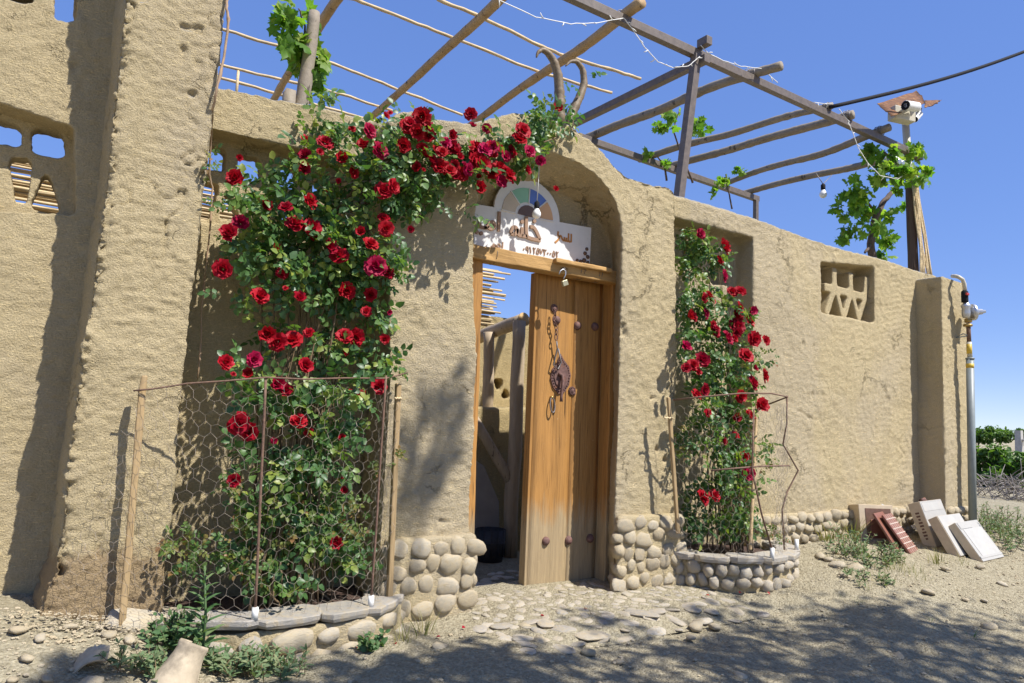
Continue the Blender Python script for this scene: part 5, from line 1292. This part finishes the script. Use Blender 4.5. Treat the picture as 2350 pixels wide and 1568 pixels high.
for px_, py_, Y in ((1772, 1268, -.44), (1828, 1248, -.32)):
    p = at(px_, py_, Y=Y); MB().tube([p+Vector((0, 0, .03)), p-Vector((0, 0, .05))], .014, 10).build('socket', MAT['white plastic'], gr_)
timber('stake', at(1556, 1225, Y=-.13), at(1534, 912, Y=-.13), .026, .02, 'stake wood', gr_, 41, amp=.003)
MB().tube([at(1524+i*4, 958+(i % 2)*3, Y=-.145) for i in range(6)], .006, 5).build('tie', MAT['reed'], gr_)
timber('stake', at(1722, 1262, Y=-.36), at(1738, 900, Y=.02), .02, .02, 'stake wood', gr_, 43, amp=.003)
# dry vine hanging down the edge of the buttress
P_ = [at(x, y, Y=Y) for x, y, Y in ((522, -10, -.02), (520, 20, -.03), (525, 52, -.03), (514, 130, -.03), (496, 215, -.04), (488, 250, .0), (484, 320, .2), (480, 400, .27), (487, 430, .28), (483, 520, .28), (470, 640, .27), (463, 700, .25), (462, 780, .22), (452, 900, .2))]
Q = []
for a_, b_ in zip(P_[:-1], P_[1:]):
    for i in range(4): Q.append(a_.lerp(b_, i/4)+Vector((.006*n1(len(Q)*.7, 3), 0, 0)))
tag(MB().tube(Q, [.0065*(1-.5*i/len(Q))*(1.5 if i % 7 == 0 else 1) for i in range(len(Q))], 6).build('dry_vine', MAT['dry vine']), 'thin dry vine stem hanging down beside the buttress', 'vine')

# ------------------------------------------------------------------ grapevines
GRP = [grape_leaf(i) for i in range(6)]
def grapevine(label, stems, clusters, seed, nobj=60, sc=(.7, 1.25), depth=.18):
    g = thing('grapevine', label, 'grapevine', tuple(at(*stems[0][0][:2], Y=stems[0][0][2])), 'grapevines on the pergola')
    rng_ = np.random.default_rng(seed); pl_ = []
    for c in clusters:
        for p, d in cloud(rng_, *c, depth=depth, fill=.2):
            pl_.append((p, basis(rng_.normal(size=3)+np.array([0, 0, -.6]), np.array([.1, -.7, .4])+rng_.normal(size=3)*.6), rng_.uniform(*sc), rng_.uniform(0, 1)))
    scatter(GRP, pl_, 'foliage', 'grape leaf', g, 'leaf', min(nobj, len(pl_)))
    mb = MB()
    for s_ in stems:
        Q = [at(x, y, Y=Y) for x, y, Y, r_ in s_]; R2 = []; rr2 = []
        for k in range(len(Q)-1):
            for i in range(5): R2.append(Q[k].lerp(Q[k+1], i/5)+Vector((.012*n1(len(R2)*.6, seed), 0, .012*n1(len(R2)*.6, seed+4)))); rr2.append(s_[k][3]+(s_[k+1][3]-s_[k][3])*i/5)
        mb.tube(R2+[Q[-1]], rr2+[s_[-1][3]], 8)
    mb.build('stem', MAT['vine bark'], g)
    return g
grapevine('grapevine leaves wrapped round the grey wooden post above the lattice window', [[(712, 235, .62, .012), (708, 150, .6, .010), (700, 60, .6, .006), (685, 20, .55, .004)]],
          [(660, 40, .55, 26, 45, 16), (655, 85, .55, 18, 25, 9), (700, 110, .62, 36, 60, 30), (728, 150, .6, 26, 50, 26), (728, 195, .6, 22, 22, 10), (690, 35, .6, 40, 30, 12), (675, 140, .68, 22, 30, 12)], 3, 100, (.75, 1.15), .10)
grapevine('small grapevine tuft hanging by the steel post', [[(1590, 420, 1.7, .012), (1560, 345, 1.7, .010), (1545, 300, 1.7, .007), (1560, 250, 1.7, .004)]],
          [(1535, 285, 1.6, 32, 36, 34), (1605, 285, 1.7, 16, 34, 20), (1560, 250, 1.6, 22, 14, 8)], 5, 60, (.75, 1.2))
grapevine('sparse grapevine shoots on the rear bar of the pergola', [[(1530, 415, 2.0, .012), (1525, 380, 2.0, .01), (1500, 350, 2.0, .006)]], [(1495, 350, 1.95, 28, 12, 14), (1525, 372, 2.0, 24, 16, 16)], 7, 30, (.5, .9), .12)
grapevine('young grapevine shoots where the last poles meet the rear bar', [[(1680, 480, 2.0, .010), (1672, 440, 2.0, .008), (1665, 400, 1.95, .005)]], [(1662, 405, 1.95, 26, 22, 26), (1695, 398, 1.9, 18, 14, 14), (1640, 432, 2.0, 14, 14, 8)], 9, 40, (.5, .95), .12)
grapevine('dense grapevine round the camera mast', [[(2088, 420, .35, .02), (2070, 380, .3, .014), (2030, 350, .3, .008)]], [(2028, 360, .22, 36, 34, 60), (2060, 340, .26, 40, 24, 40), (2050, 405, .2, 40, 22, 40), (2100, 375, .3, 24, 45, 44), (2080, 415, .22, 22, 20, 20)], 13, 150, (.8, 1.3), .16)
grapevine('leafy grapevine with a forked brown trunk behind the long wall', [[(2005, 620, .7, .045), (1998, 560, .7, .04), (2008, 500, .7, .034), (2030, 460, .7, .028), (2058, 430, .7, .022), (2068, 415, .7, .018)], [(2000, 560, .7, .02), (1985, 580, .65, .012)], [(2012, 500, .7, .02), (1990, 460, .68, .010), (1965, 430, .68, .004)]],
          [(1960, 450, .6, 44, 34, 52), (1935, 480, .6, 22, 22, 16), (2000, 480, .65, 40, 40, 34), (2050, 530, .7, 26, 44, 34), (1965, 530, .6, 40, 32, 34), (2030, 580, .75, 26, 24, 22), (2060, 470, .7, 22, 30, 12), (1990, 420, .6, 40, 18, 10)], 17, 180, (.75, 1.3), .18)

# ------------------------------------------------------------------ cartons and tiles by the pier
def leaner(name, label, cat, base, w_, h_, th, lean, yaw, mat, group=None, detail=None):
    x, y, z = base
    o = thing(name, label, cat, base, group)
    R_ = Matrix.Rotation(yaw, 3, 'Z') @ Matrix.Rotation(-lean, 3, 'X')
    def put(nm, lx, ly, lz, sx, sy, sz, m_, bev=.004):
        c = Vector(base)+R_ @ Vector((lx, ly, lz)); return MB().box(c, (sx, sy, sz), R_).build(nm, MAT[m_], o, bevel=bev)
    put('body', w_/2, th/2, h_/2, w_, th, h_, mat)
    if detail: detail(put, w_, h_, th)
    return o
def white_face(put, w_, h_, th):
    put('front', w_*.5, -.0012, h_*.5, w_*.99, .003, h_*.99, 'carton grey', .0005)
    put('label_sheet', w_*.52, -.0035, h_*.44, w_*.80, .004, h_*.74, 'carton white', .0005)
    put('tape', w_*.5, -.0050, h_*.10, w_*.99, .003, h_*.05, 'carton grey', .0005)
    put('flap', w_*.3, -.0055, h_*.9, w_*.5, .003, h_*.16, 'carton grey', .0005)
def printed(put, w_, h_, th):
    for k in range(9): put('print_mark', -.0008, th*.5, h_*(.2+.07*k), .0015, th*.32*(1 if k % 3 else .6), h_*.04, 'cardboard print', .0002)
    put('front', w_*.5, -.0012, h_*.5, w_*.99, .003, h_*.99, 'carton grey', .0005)
    put('flap', w_*.5, -.0035, h_*.86, w_*.9, .003, h_*.18, 'carton white', .0005)
def tile_grid(put, w_, h_, th):
    for k in range(1, 5): put('joint', w_*k/5, -.0004, h_/2, .006, .002, h_*.985, 'tile joint', .0002)
    for k in range(1, 8): put('joint', w_/2, -.0008, h_*k/8, w_*.985, .002, .006, 'tile joint', .0002)
def gat(px_, py_, z=.1):
    p = at(px_, py_, Z=z)
    for _ in range(4): p = at(px_, py_, Z=gz(p.x, p.y))
    return (p.x, p.y, gz(p.x, p.y)-.005)
b3 = gat(2256, 1287)
leaner('tile_carton', 'flat carton with a blank white face leaning in front of the others', 'carton', b3, .46, .34, .065, rad(36), rad(5), 'cardboard', 'tile cartons by the pier', white_face)
leaner('tile_carton', 'flat brown carton leaning between the white faced carton and the printed one', 'carton', (b3[0]-.10, b3[1]+.12, gz(b3[0], b3[1]+.12)), .48, .34, .08, rad(30), rad(6), 'cardboard', 'tile cartons by the pier', lambda put, w_, h_, th: put('front', w_*.5, -.002, h_*.5, w_*.98, .004, h_*.98, 'carton white', .0005))
b1 = gat(2158, 1256)
leaner('tile_carton', 'tall brown carton with dark print on its side leaning on the pier', 'carton', (b1[0], b1[1]+.03, b1[2]), .50, .38, .10, rad(20), rad(8), 'cardboard', 'tile cartons by the pier', printed)
b0_ = gat(2030, 1243)
def openbox(put, w_, h_, th):
    put('inner', w_*.55, -.002, h_*.5, w_*.74, .004, h_*.8, 'cardboard print', .001)
    put('tiles', w_*.6, -.006, h_*.35, w_*.6, .006, h_*.5, 'brown tile', .001)
leaner('tile_carton', 'opened carton standing on its edge beside the brown tiles', 'carton', (b0_[0]-.20, b0_[1]+.08, b0_[2]), .30, .30, .16, rad(8), rad(-28), 'cardboard', 'tile cartons by the pier', openbox)
b2 = gat(2090, 1270)
leaner('brown_tile', 'thin brown tile with a pale grid leaning foremost', 'tile', b2, .24, .34, .018, rad(36), rad(14), 'brown tile', 'loose tiles by the cartons', tile_grid)
leaner('brown_tile', 'thin brown tile half hidden behind the gridded tile', 'tile', (b2[0]-.07, b2[1]+.05, b2[2]), .24, .34, .018, rad(33), rad(14), 'brown tile', 'loose tiles by the cartons')
b4 = gat(2128, 1228)
leaner('white_tile', 'large white glazed tile leaning against the stone footing', 'tile', (b4[0]-.34, b4[1]+.10, b4[2]+.02), .30, .40, .012, rad(24), rad(10), 'glazed white tile', 'loose tiles by the cartons')
leaner('white_tile', 'small white tile lying slanted beside the brown tiles', 'tile', (b4[0]-.10, b4[1]-.06, b4[2]), .22, .16, .012, rad(58), rad(12), 'glazed white tile', 'loose tiles by the cartons')
sp_ = thing('standpipe', 'short rusty standpipe with a tap between the cartons', 'standpipe', (6.6, -.05, .1))
q0 = at(2128, 1232, Y=-.06); q1 = at(2118, 1150, Y=-.06)
MB().tube([q0, q1], .016, 10).build('pipe', MAT['rust bar'], sp_); MB().tube([q1-Vector((.03, 0, 0)), q1+Vector((.02, 0, .012)), q1+Vector((.03, -.01, -.02))], .02, 8).build('tap', MAT['rust iron'], sp_)

# ------------------------------------------------------------------ weeds and grass
BL = [blade(i) for i in range(6)]; SL = [simple_leaf(i, .05, .016) for i in range(3)]; WL = [simple_leaf(i, .05, .03) for i in range(3)]
def weed(name, label, px_, py_, n, h_, spread, mat, kind, group=None, seed=0):
    b_ = gat(px_, py_); o = thing(name, label, 'weed', b_, group); rng_ = np.random.default_rng(seed); pl_ = []; mb = MB()
    for i in range(n):
        a = rng_.uniform(0, 6.28); r_ = spread*rng_.uniform(0, 1)**.7; bx_ = np.array([b_[0]+r_*math.cos(a), b_[1]+r_*math.sin(a)*.7, 0]); bx_[2] = gz(bx_[0], bx_[1])-.005
        if kind == 'blade':
            ln = rng_.uniform(-.6, .6, 2); R_ = basis(np.array([math.cos(a), math.sin(a), 0]), np.array([ln[0]*.6, ln[1]*.6, 1])); pl_.append((bx_, R_, h_/.12*rng_.uniform(.5, 1.15), rng_.uniform(0, 1)))
        else:
            tp = bx_+np.array([rng_.normal()*h_*.35, rng_.normal()*h_*.35, h_*rng_.uniform(.5, 1.1)]); mb.tube([bx_, (bx_+tp)/2+rng_.normal(size=3)*.006, tp], .0016, 4)
            for k in range(int(7+h_*40)):
                t_ = rng_.uniform(.15, 1); p = bx_+(tp-bx_)*t_; d = rng_.normal(size=3); d[2] = abs(d[2])*.6+.25
                pl_.append((p, basis(d, np.array([.1, -.5, .8])+rng_.normal(size=3)*.4), rng_.uniform(.4, .95)*(1.25-t_*.5), rng_.uniform(0, 1)))
    scatter(BL if kind == 'blade' else (SL if kind == 'slim' else WL), pl_, 'leaves', mat, o)
    if mb.v: mb.build('stems', MAT['rose stem'] if mat != 'silver weed' else MAT['rose stem'], o)['kind'] = 'stuff'
    return o
for i, (x, y, n, h_, sp2_) in enumerate(((1945, 1275, 26, .17, .20), (2000, 1290, 26, .15, .2), (1985, 1320, 16, .09, .2), (2050, 1285, 16, .13, .14))):
    weed('silvery_weed', 'feathery silver green weed growing before the stone footing', x, y, n, h_, sp2_, 'silver weed', 'slim', 'silvery weeds by the stone footing', 60+i)
for i, (x, y, n, h_, sp2_) in enumerate(((1905, 1240, 70, .17, .16), (1960, 1235, 70, .20, .2), (2055, 1300, 60, .10, .18), (2105, 1315, 40, .08, .16), (2150, 1290, 30, .12, .1), (2010, 1325, 50, .07, .2), (2210, 1290, 26, .07, .12))):
    weed('grass_tuft', 'yellow green tuft of seeding grass between the footing and the cartons', x, y, n, h_, sp2_, 'dry grass', 'blade', 'grass tufts by the cartons', 70+i)
for i, (x, y, n, h_) in enumerate(((1975, 1375, 22, .05), (1930, 1355, 14, .04), (2140, 1420, 16, .04), (2225, 1468, 7, .08), (1735, 1325, 10, .16), (930, 1470, 30, .10), (975, 1452, 22, .12), (900, 1490, 20, .06))):
    weed('grass_tuft', 'small thin grass tuft sprouting from the dirt road', x, y, n, h_, .06, 'dry grass' if i > 4 else 'weed leaf', 'blade', 'grass tufts on the road', 90+i)
weed('bushy_weed', 'bright green bushy weed behind the broken jar', 400, 1490, 26, .15, .10, 'weed leaf', 'broad', seed=111)
weed('bushy_weed', 'dull green spreading weed between the broken jar and the planter boulders', 520, 1545, 30, .11, .13, 'silver weed', 'slim', seed=112)
weed('bushy_weed', 'grey green low weed under the planter boulders', 625, 1545, 34, .10, .15, 'silver weed', 'slim', seed=113)
weed('bushy_weed', 'dull green ragged weed beside the pottery shard', 335, 1540, 26, .09, .12, 'silver weed', 'slim', seed=114)
weed('bushy_weed', 'small leafy weed at the planter corner', 845, 1490, 10, .08, .06, 'weed leaf', 'broad', seed=115)
weed('bushy_weed', 'small leafy weed at the foot of the half round planter', 1650, 1338, 8, .06, .06, 'weed leaf', 'broad', seed=116)
tw = thing('tall_weed', 'tall upright weed with long narrow leaves before the planter', 'weed', gat(462, 1525)); tb = Vector(gat(462, 1525)); tt = at(470, 1310, Y=tb.y)
MB().tube([tb, tb.lerp(tt, .5)+Vector((.01, 0, 0)), tt], [.006, .005, .003], 6).build('stem', MAT['weed leaf'], tw)
rng_ = np.random.default_rng(3); pl_ = []
for k in range(34):
    t_ = .06+.94*k/33; a = k*2.4; p = np.array(tb.lerp(tt, t_)); pl_.append((p, basis(np.array([math.cos(a), math.sin(a), .45+.4*t_]), np.array([-.4*math.cos(a), -.4*math.sin(a)-.2, 1])), 2.1*(1.15-t_*.75), rng_.uniform(0, .6)))
scatter([simple_leaf(1, .055, .013)], pl_, 'leaves', 'weed leaf', tw, 'leaf', 34)

# ------------------------------------------------------------------ broken pottery, stones, gravel
def shard(label, px_, py_, prof, a0, a1, rot, sc=1.0, dz=0):
    b_ = Vector(gat(px_, py_)); n = 22; mb = MB(); m_ = len(prof); Rm_ = Euler(rot).to_matrix(); th = .009
    for lay in (0, 1):
        for i in range(n+1):
            a = rad(a0+(a1-a0)*i/n)
            for k, (r_, z) in enumerate(prof):
                rr2 = (r_-th*lay)*sc; jag = (.02*n1(i*.9, 4.4, 2) if k == m_-1 else 0)
                mb.v.append(tuple(b_+Vector((0, 0, dz))+Rm_ @ Vector((rr2*math.cos(a), rr2*math.sin(a), (z+jag)*sc))))
    N_ = (n+1)*m_
    for i in range(n):
        for k in range(m_-1):
            q = (i*m_+k, (i+1)*m_+k, (i+1)*m_+k+1, i*m_+k+1); mb.f += [q, tuple(N_+j for j in q[::-1])]
        for k in (0, m_-1): mb.f.append((i*m_+k, N_+i*m_+k, N_+(i+1)*m_+k, (i+1)*m_+k))
    for i in (0, n):
        for k in range(m_-1): mb.f.append((i*m_+k, i*m_+k+1, N_+i*m_+k+1, N_+i*m_+k))
    return tag(mb.build('pottery_shard', MAT['pottery']), label, 'pottery', 'broken pottery on the ground')
shard('broken neck of a clay jar tipped over among the weeds', 440, 1560, [(.062, 0), (.066, -.012), (.062, -.03), (.066, -.06), (.078, -.11), (.098, -.17), (.105, -.20)], 95, 345, (rad(-12), rad(24), rad(-10)), .88, .14)
shard('curved clay jar shard lying on the dirt below the buttress', 228, 1512, [(.085, -.05), (.092, .0), (.088, .05)], 30, 120, (rad(78), rad(10), rad(170)), 1.0, -.045)
rk = random.Random(12); spots = [(1205, 1440), (1240, 1475), (1350, 1500), (1420, 1520), (2215, 1370), (2260, 1375), (2130, 1350), (2230, 1455), (2270, 1440), (2190, 1470), (2060, 1510), (60, 1520), (110, 1550), (40, 1470), (30, 1555), (90, 1480), (160, 1445), (250, 1460), (1965, 1300), (1900, 1285), (1920, 1295), (1940, 1310), (1880, 1280), (1925, 1275), (2170, 1305), (2250, 1300), (1700, 1555), (1330, 1330), (1010, 1490), (2050, 1400), (2300, 1340), (1640, 1440), (1600, 1440), (1585, 1465), (300, 1470), (210, 1560)]
for x, y in spots:
    b_ = gat(x, y); s_ = rk.uniform(.016, .036)*(1.4 if 1870 < x < 1980 or 1580 < x < 1650 else 1)
    o = inst('loose_stone', rk.choice(CHIP+DUSTY[:3]), None, (b_[0], b_[1], b_[2]+s_*.35), (rk.uniform(-.3, .3), rk.uniform(-.3, .3), rk.uniform(0, 6)), (s_*1.3, s_, s_*.6))
    where = ('on the dirt below the buttress' if x < 320 else 'on the dirt before the pebble paving' if x < 1460 else 'on the dirt road by the half round planter' if x < 1800 else
             'in the rubble between the planter and the silvery weeds' if x < 1990 and y < 1330 else 'on the dirt in front of the cartons' if y < 1345 else 'in the tree shade on the road' if y > 1430 else 'on the open dirt road past the planter')
    tag(o, 'loose pale stone lying '+where, 'stone', 'loose stones '+where)
GV = []
for i in range(5):
    bm = bmesh.new(); bmesh.ops.create_icosphere(bm, subdivisions=1, radius=1)
    for v in bm.verts: v.co *= 1+.35*n1(v.co.x*2+i*5, v.co.y*2, v.co.z*2)
    bm.verts.ensure_lookup_table(); GV.append((np.array([v.co[:] for v in bm.verts])*np.array([1, .8, .5]), [tuple(v.index for v in f.verts) for f in bm.faces], np.zeros(len(bm.verts)))); bm.free()
rng_ = np.random.default_rng(21); pl_ = []
while len(pl_) < 5200:
    x = rng_.uniform(-.6, 8.2); y = -rng_.uniform(0, 1)**1.3*2.0+.1
    if 3.55 < x < 4.75 and y > -.42: continue
    if .45 < x < 2.1 and y > -.34: continue
    if 2.0 < x < 3.7 and y > -.3: continue
    if x > 4.6 and y > .03: continue
    s_ = min(.014, .003*(1-rng_.uniform(0, 1))**-.55); a = rng_.uniform(0, 6.28)
    R_ = np.array([[math.cos(a), -math.sin(a), 0], [math.sin(a), math.cos(a), 0], [0, 0, 1]])
    pl_.append((np.array([x, y, gz(x, y)+.022*0+s_*.2]), R_, s_, rng_.uniform(0, 1)))
# heap of crumbled plaster at the foot of the buttress
for _ in range(700):
    x = rng_.normal(.28, .2); y = -.03-abs(rng_.normal(0, .16)); s_ = rng_.uniform(.003, .009)
    if x > .62: continue
    pl_.append((np.array([x, y, gz(x, y)+.03*math.exp(-((y+.03)/.12)**2)]), np.eye(3), s_, rng_.uniform(0, 1)))
me_p = np.array([q[0] for q in pl_])
gn = .022*vnoise(np.c_[me_p[:, :2], 0*me_p[:, 0]]*1.6, 1)+.010*vnoise(np.c_[me_p[:, :2], 0*me_p[:, 0]]*5, 2)
pl_ = [(q[0]+np.array([0, 0, gn[i]]), q[1], q[2], q[3]) for i, q in enumerate(pl_)]
gvo = scatter(GV, pl_, 'gravel', 'dusty stone', None)
gvo.data.polygons.foreach_set('use_smooth', [False]*len(gvo.data.polygons))

# ------------------------------------------------------------------ trees
TL = [simple_leaf(i, .085, .045) for i in range(3)]
def tree(label, base, trunk_h, r0, crowns, seed, n_leaf, group=None, name='shade_tree', lsc=(.7, 1.3), mat='tree leaf'):
    o = thing(name, label, 'tree', base, group); b_ = Vector(base); fork = b_+Vector((0, 0, trunk_h)); mb = MB(); rng_ = np.random.default_rng(seed)
    log(mb, b_-Vector((0, 0, .2)), fork, r0, r0*.7, .12, seed, 10, 10)
    for i, (c, r_) in enumerate(crowns):
        c = Vector(c); m1 = fork.lerp(c, .5)+Vector((0, 0, .1*(c-fork).length)); pts = [fork*(1-t_)**2+m1*2*t_*(1-t_)+c*t_*t_ for t_ in [k/8 for k in range(9)]]
        mb.tube(pts, [r0*.5*(1-.1*k) for k in range(9)], 7)
        for k in range(7):
            d = Vector(rng_.normal(size=3)).normalized()*r_*.85; mb.tube([c-Vector((0, 0, .1*r_)), c+d*.5+Vector((0, 0, .05)), c+d], [r0*.12, r0*.07, r0*.03], 5)
    mb.build('trunk', MAT['vine bark'], o); pl_ = []
    tot = sum(r_**2 for _, r_ in crowns)
    for c, r_ in crowns:
        sub = rng_.normal(size=(max(5, int(10*r_)), 3)); sub /= np.linalg.norm(sub, axis=1)[:, None]; sub *= r_*rng_.uniform(.35, 1, (len(sub), 1)); nn = int(n_leaf*r_**2/tot)
        for _ in range(nn):
            q = sub[rng_.integers(len(sub))]+rng_.normal(size=3)*r_*.20; p = np.array(c)+q*np.array([1, 1, .75])
            pl_.append((p, basis(rng_.normal(size=3)+np.array([0, 0, -.5]), rng_.normal(size=3)*.6+np.array([.1, -.3, .9])), rng_.uniform(*lsc), rng_.uniform(0, 1)))
    scatter(TL, pl_, 'crown', mat, o)
def shade_at(px_, py_, h_, Y=None):
    p = at(px_, py_, Y=Y) if Y is not None else Vector(gat(px_, py_)); return p+to_sun*((h_-p.z)/to_sun.z)
cr = [(shade_at(x, y, h_), r_) for x, y, h_, r_ in ((1500, 1490, 4.6, .55), (1750, 1440, 5.0, .6), (1950, 1420, 4.8, .55), (2150, 1450, 5.2, .7), (2330, 1500, 5.4, .8), (1850, 1520, 4.7, .6), (1650, 1560, 4.6, .6), (2050, 1560, 5.0, .7), (1350, 1560, 4.5, .5), (2300, 1600, 5.4, .8), (1900, 1640, 5.2, .8))]
tree('broad street tree shading the road before the gateway', (7.0, -6.2, -.4), 3.2, .16, cr, 5, 3700)
cr = [(shade_at(x, y, h_), r_) for x, y, h_, r_ in ((1000, 1520, 4.4, .30), (850, 1560, 4.6, .32), (1180, 1545, 4.5, .32), (720, 1590, 4.8, .3), (1100, 1640, 4.8, .5), (240, 1525, 5.2, .22))]+[(shade_at(975, 960, 6.0, 0), .16), (shade_at(985, 1080, 6.2, 0), .20)]
tree('slender street tree with thin branches opposite the buttress', (3.4, -6.4, -.45), 3.4, .11, cr, 9, 1900)
# far right: scrub, tree, pole and railing
def bg_cr(x, y, X, rpx):
    c = at(x, y, X=X); return (c, rpx*(c-CAM).dot(_f)/FL)
for lab, X_, th, cl_, sd_, nl, ls in (('distant tree belt crown low on the horizon', 60, 1.0, ((2250, 1000, 30), (2290, 1003, 26), (2325, 1000, 24), (2360, 1004, 30), (2400, 1004, 30), (2225, 1002, 20)), 37, 6000, (1.8, 3.6)),
                                      ('green leafy tree standing beyond the end of the wall', 16, .3, ((2265, 1058, 46), (2305, 1072, 44), (2245, 1036, 28), (2245, 1105, 46), (2325, 1100, 42), (2285, 1115, 46), (2335, 1060, 26)), 31, 4200, (.9, 1.7)),
                                      ('dark green bushy tree farther off behind the railing', 24, .4, ((2335, 1075, 34), (2310, 1060, 24), (2365, 1095, 44), (2400, 1100, 50), (2345, 1130, 44), (2300, 1110, 40)), 33, 3600, (1.2, 2.2)),
                                      ('low green shrub half hidden by the brushwood', 14, .15, ((2335, 1165, 26), (2310, 1190, 20), (2345, 1200, 22), (2255, 1185, 18)), 35, 1500, (.6, 1.2))):
    b_ = at(cl_[0][0], 1200, X=X_)
    tree(lab, (X_, b_.y, gz(X_, b_.y)), th, .05, [bg_cr(x, y, X_, r_) for x, y, r_ in cl_], sd_, nl, name='background_tree', lsc=ls)
tw_ = MB(); rt = random.Random(9)
for i in range(420):
    a_ = at(rt.uniform(2235, 2360), rt.uniform(1100, 1235), X=12.5+rt.uniform(-.6, .6)); d = Vector((rt.uniform(-1, 1), rt.uniform(-1, 1), rt.uniform(-.3, .7))).normalized()*rt.uniform(.15, .5)
    tw_.tube([a_, a_+d*.5+Vector((0, 0, .02)), a_+d], [.008, .006, .003], 4)
tag(tw_.build('brush_pile', MAT['dead twigs']), 'heap of dry grey brushwood beyond the cartons', 'brush pile')
for i, (x, y) in enumerate(((2330, 1262), (2345, 1240), (2300, 1230), (2260, 1215))):
    weed('silvery_weed', 'dusty green weed at the foot of the brush pile', x, y, 24, .25, .35, 'silver weed', 'slim', 'weeds by the brush pile', 130+i)
up_ = thing('utility_pole', 'square concrete utility pole beyond the trees', 'utility pole', tuple(at(2345, 1180, X=26)))
p0 = at(2345, 1180, X=26); p1 = at(2338, 988, X=26); bar_ = MB().tube([p0-Vector((0, 0, .5)), p1], [.16, .12], 4); bar_.build('shaft', MAT['concrete'], up_, smooth=False)
MB().box(p1-Vector((0, .15, .3)), (.1, .5, .06)).build('crossarm', MAT['concrete'], up_)
rlg = thing('railing', 'pale concrete railing beyond the brushwood', 'railing', tuple(at(2340, 1150, X=20)))
for y in (1115, 1140):
    a_ = at(2240, y+2, X=20); c_ = at(2420, y-2, X=20); MB().tube([a_, c_], .06, 6).build('rail', MAT['concrete'], rlg)
for x in (2325, 2400):
    a_ = at(x, 1110, X=20); MB().box(a_-Vector((0, 0, .55)), (.14, .14, 1.2)).build('post', MAT['concrete'], rlg)
# petals dropped under the roses
PM = mesh_from(*(lambda v, f: (v, f, np.full(len(v), .7)))(*leaflet(.022, .02, .5, .3)), 'fallen_petal', 'rose petal')
rp = random.Random(31)
for x, y, wh in ((700, 1520, 'under the planter of the big rose'), (820, 1500, 'under the planter of the big rose'), (905, 1485, 'under the planter of the big rose'), (640, 1535, 'under the planter of the big rose'), (1010, 1470, 'on the dirt beside the left plinth'),
                 (1060, 1450, 'on the dirt beside the left plinth'), (1345, 1405, 'on the pebble paving'), (1240, 1420, 'on the pebble paving'), (1700, 1365, 'on the dirt below the half round planter'), (1760, 1362, 'on the dirt below the half round planter'), (1620, 1372, 'on the dirt below the half round planter')):
    b_ = gat(x, y); o = inst('fallen_petal', PM, None, (b_[0], b_[1], b_[2]+.022), (rp.uniform(-.4, .4), rp.uniform(-.4, .4), rp.uniform(0, 6)))
    tag(o, 'small dark red rose petal fallen '+wh, 'petal', 'fallen petals '+wh)
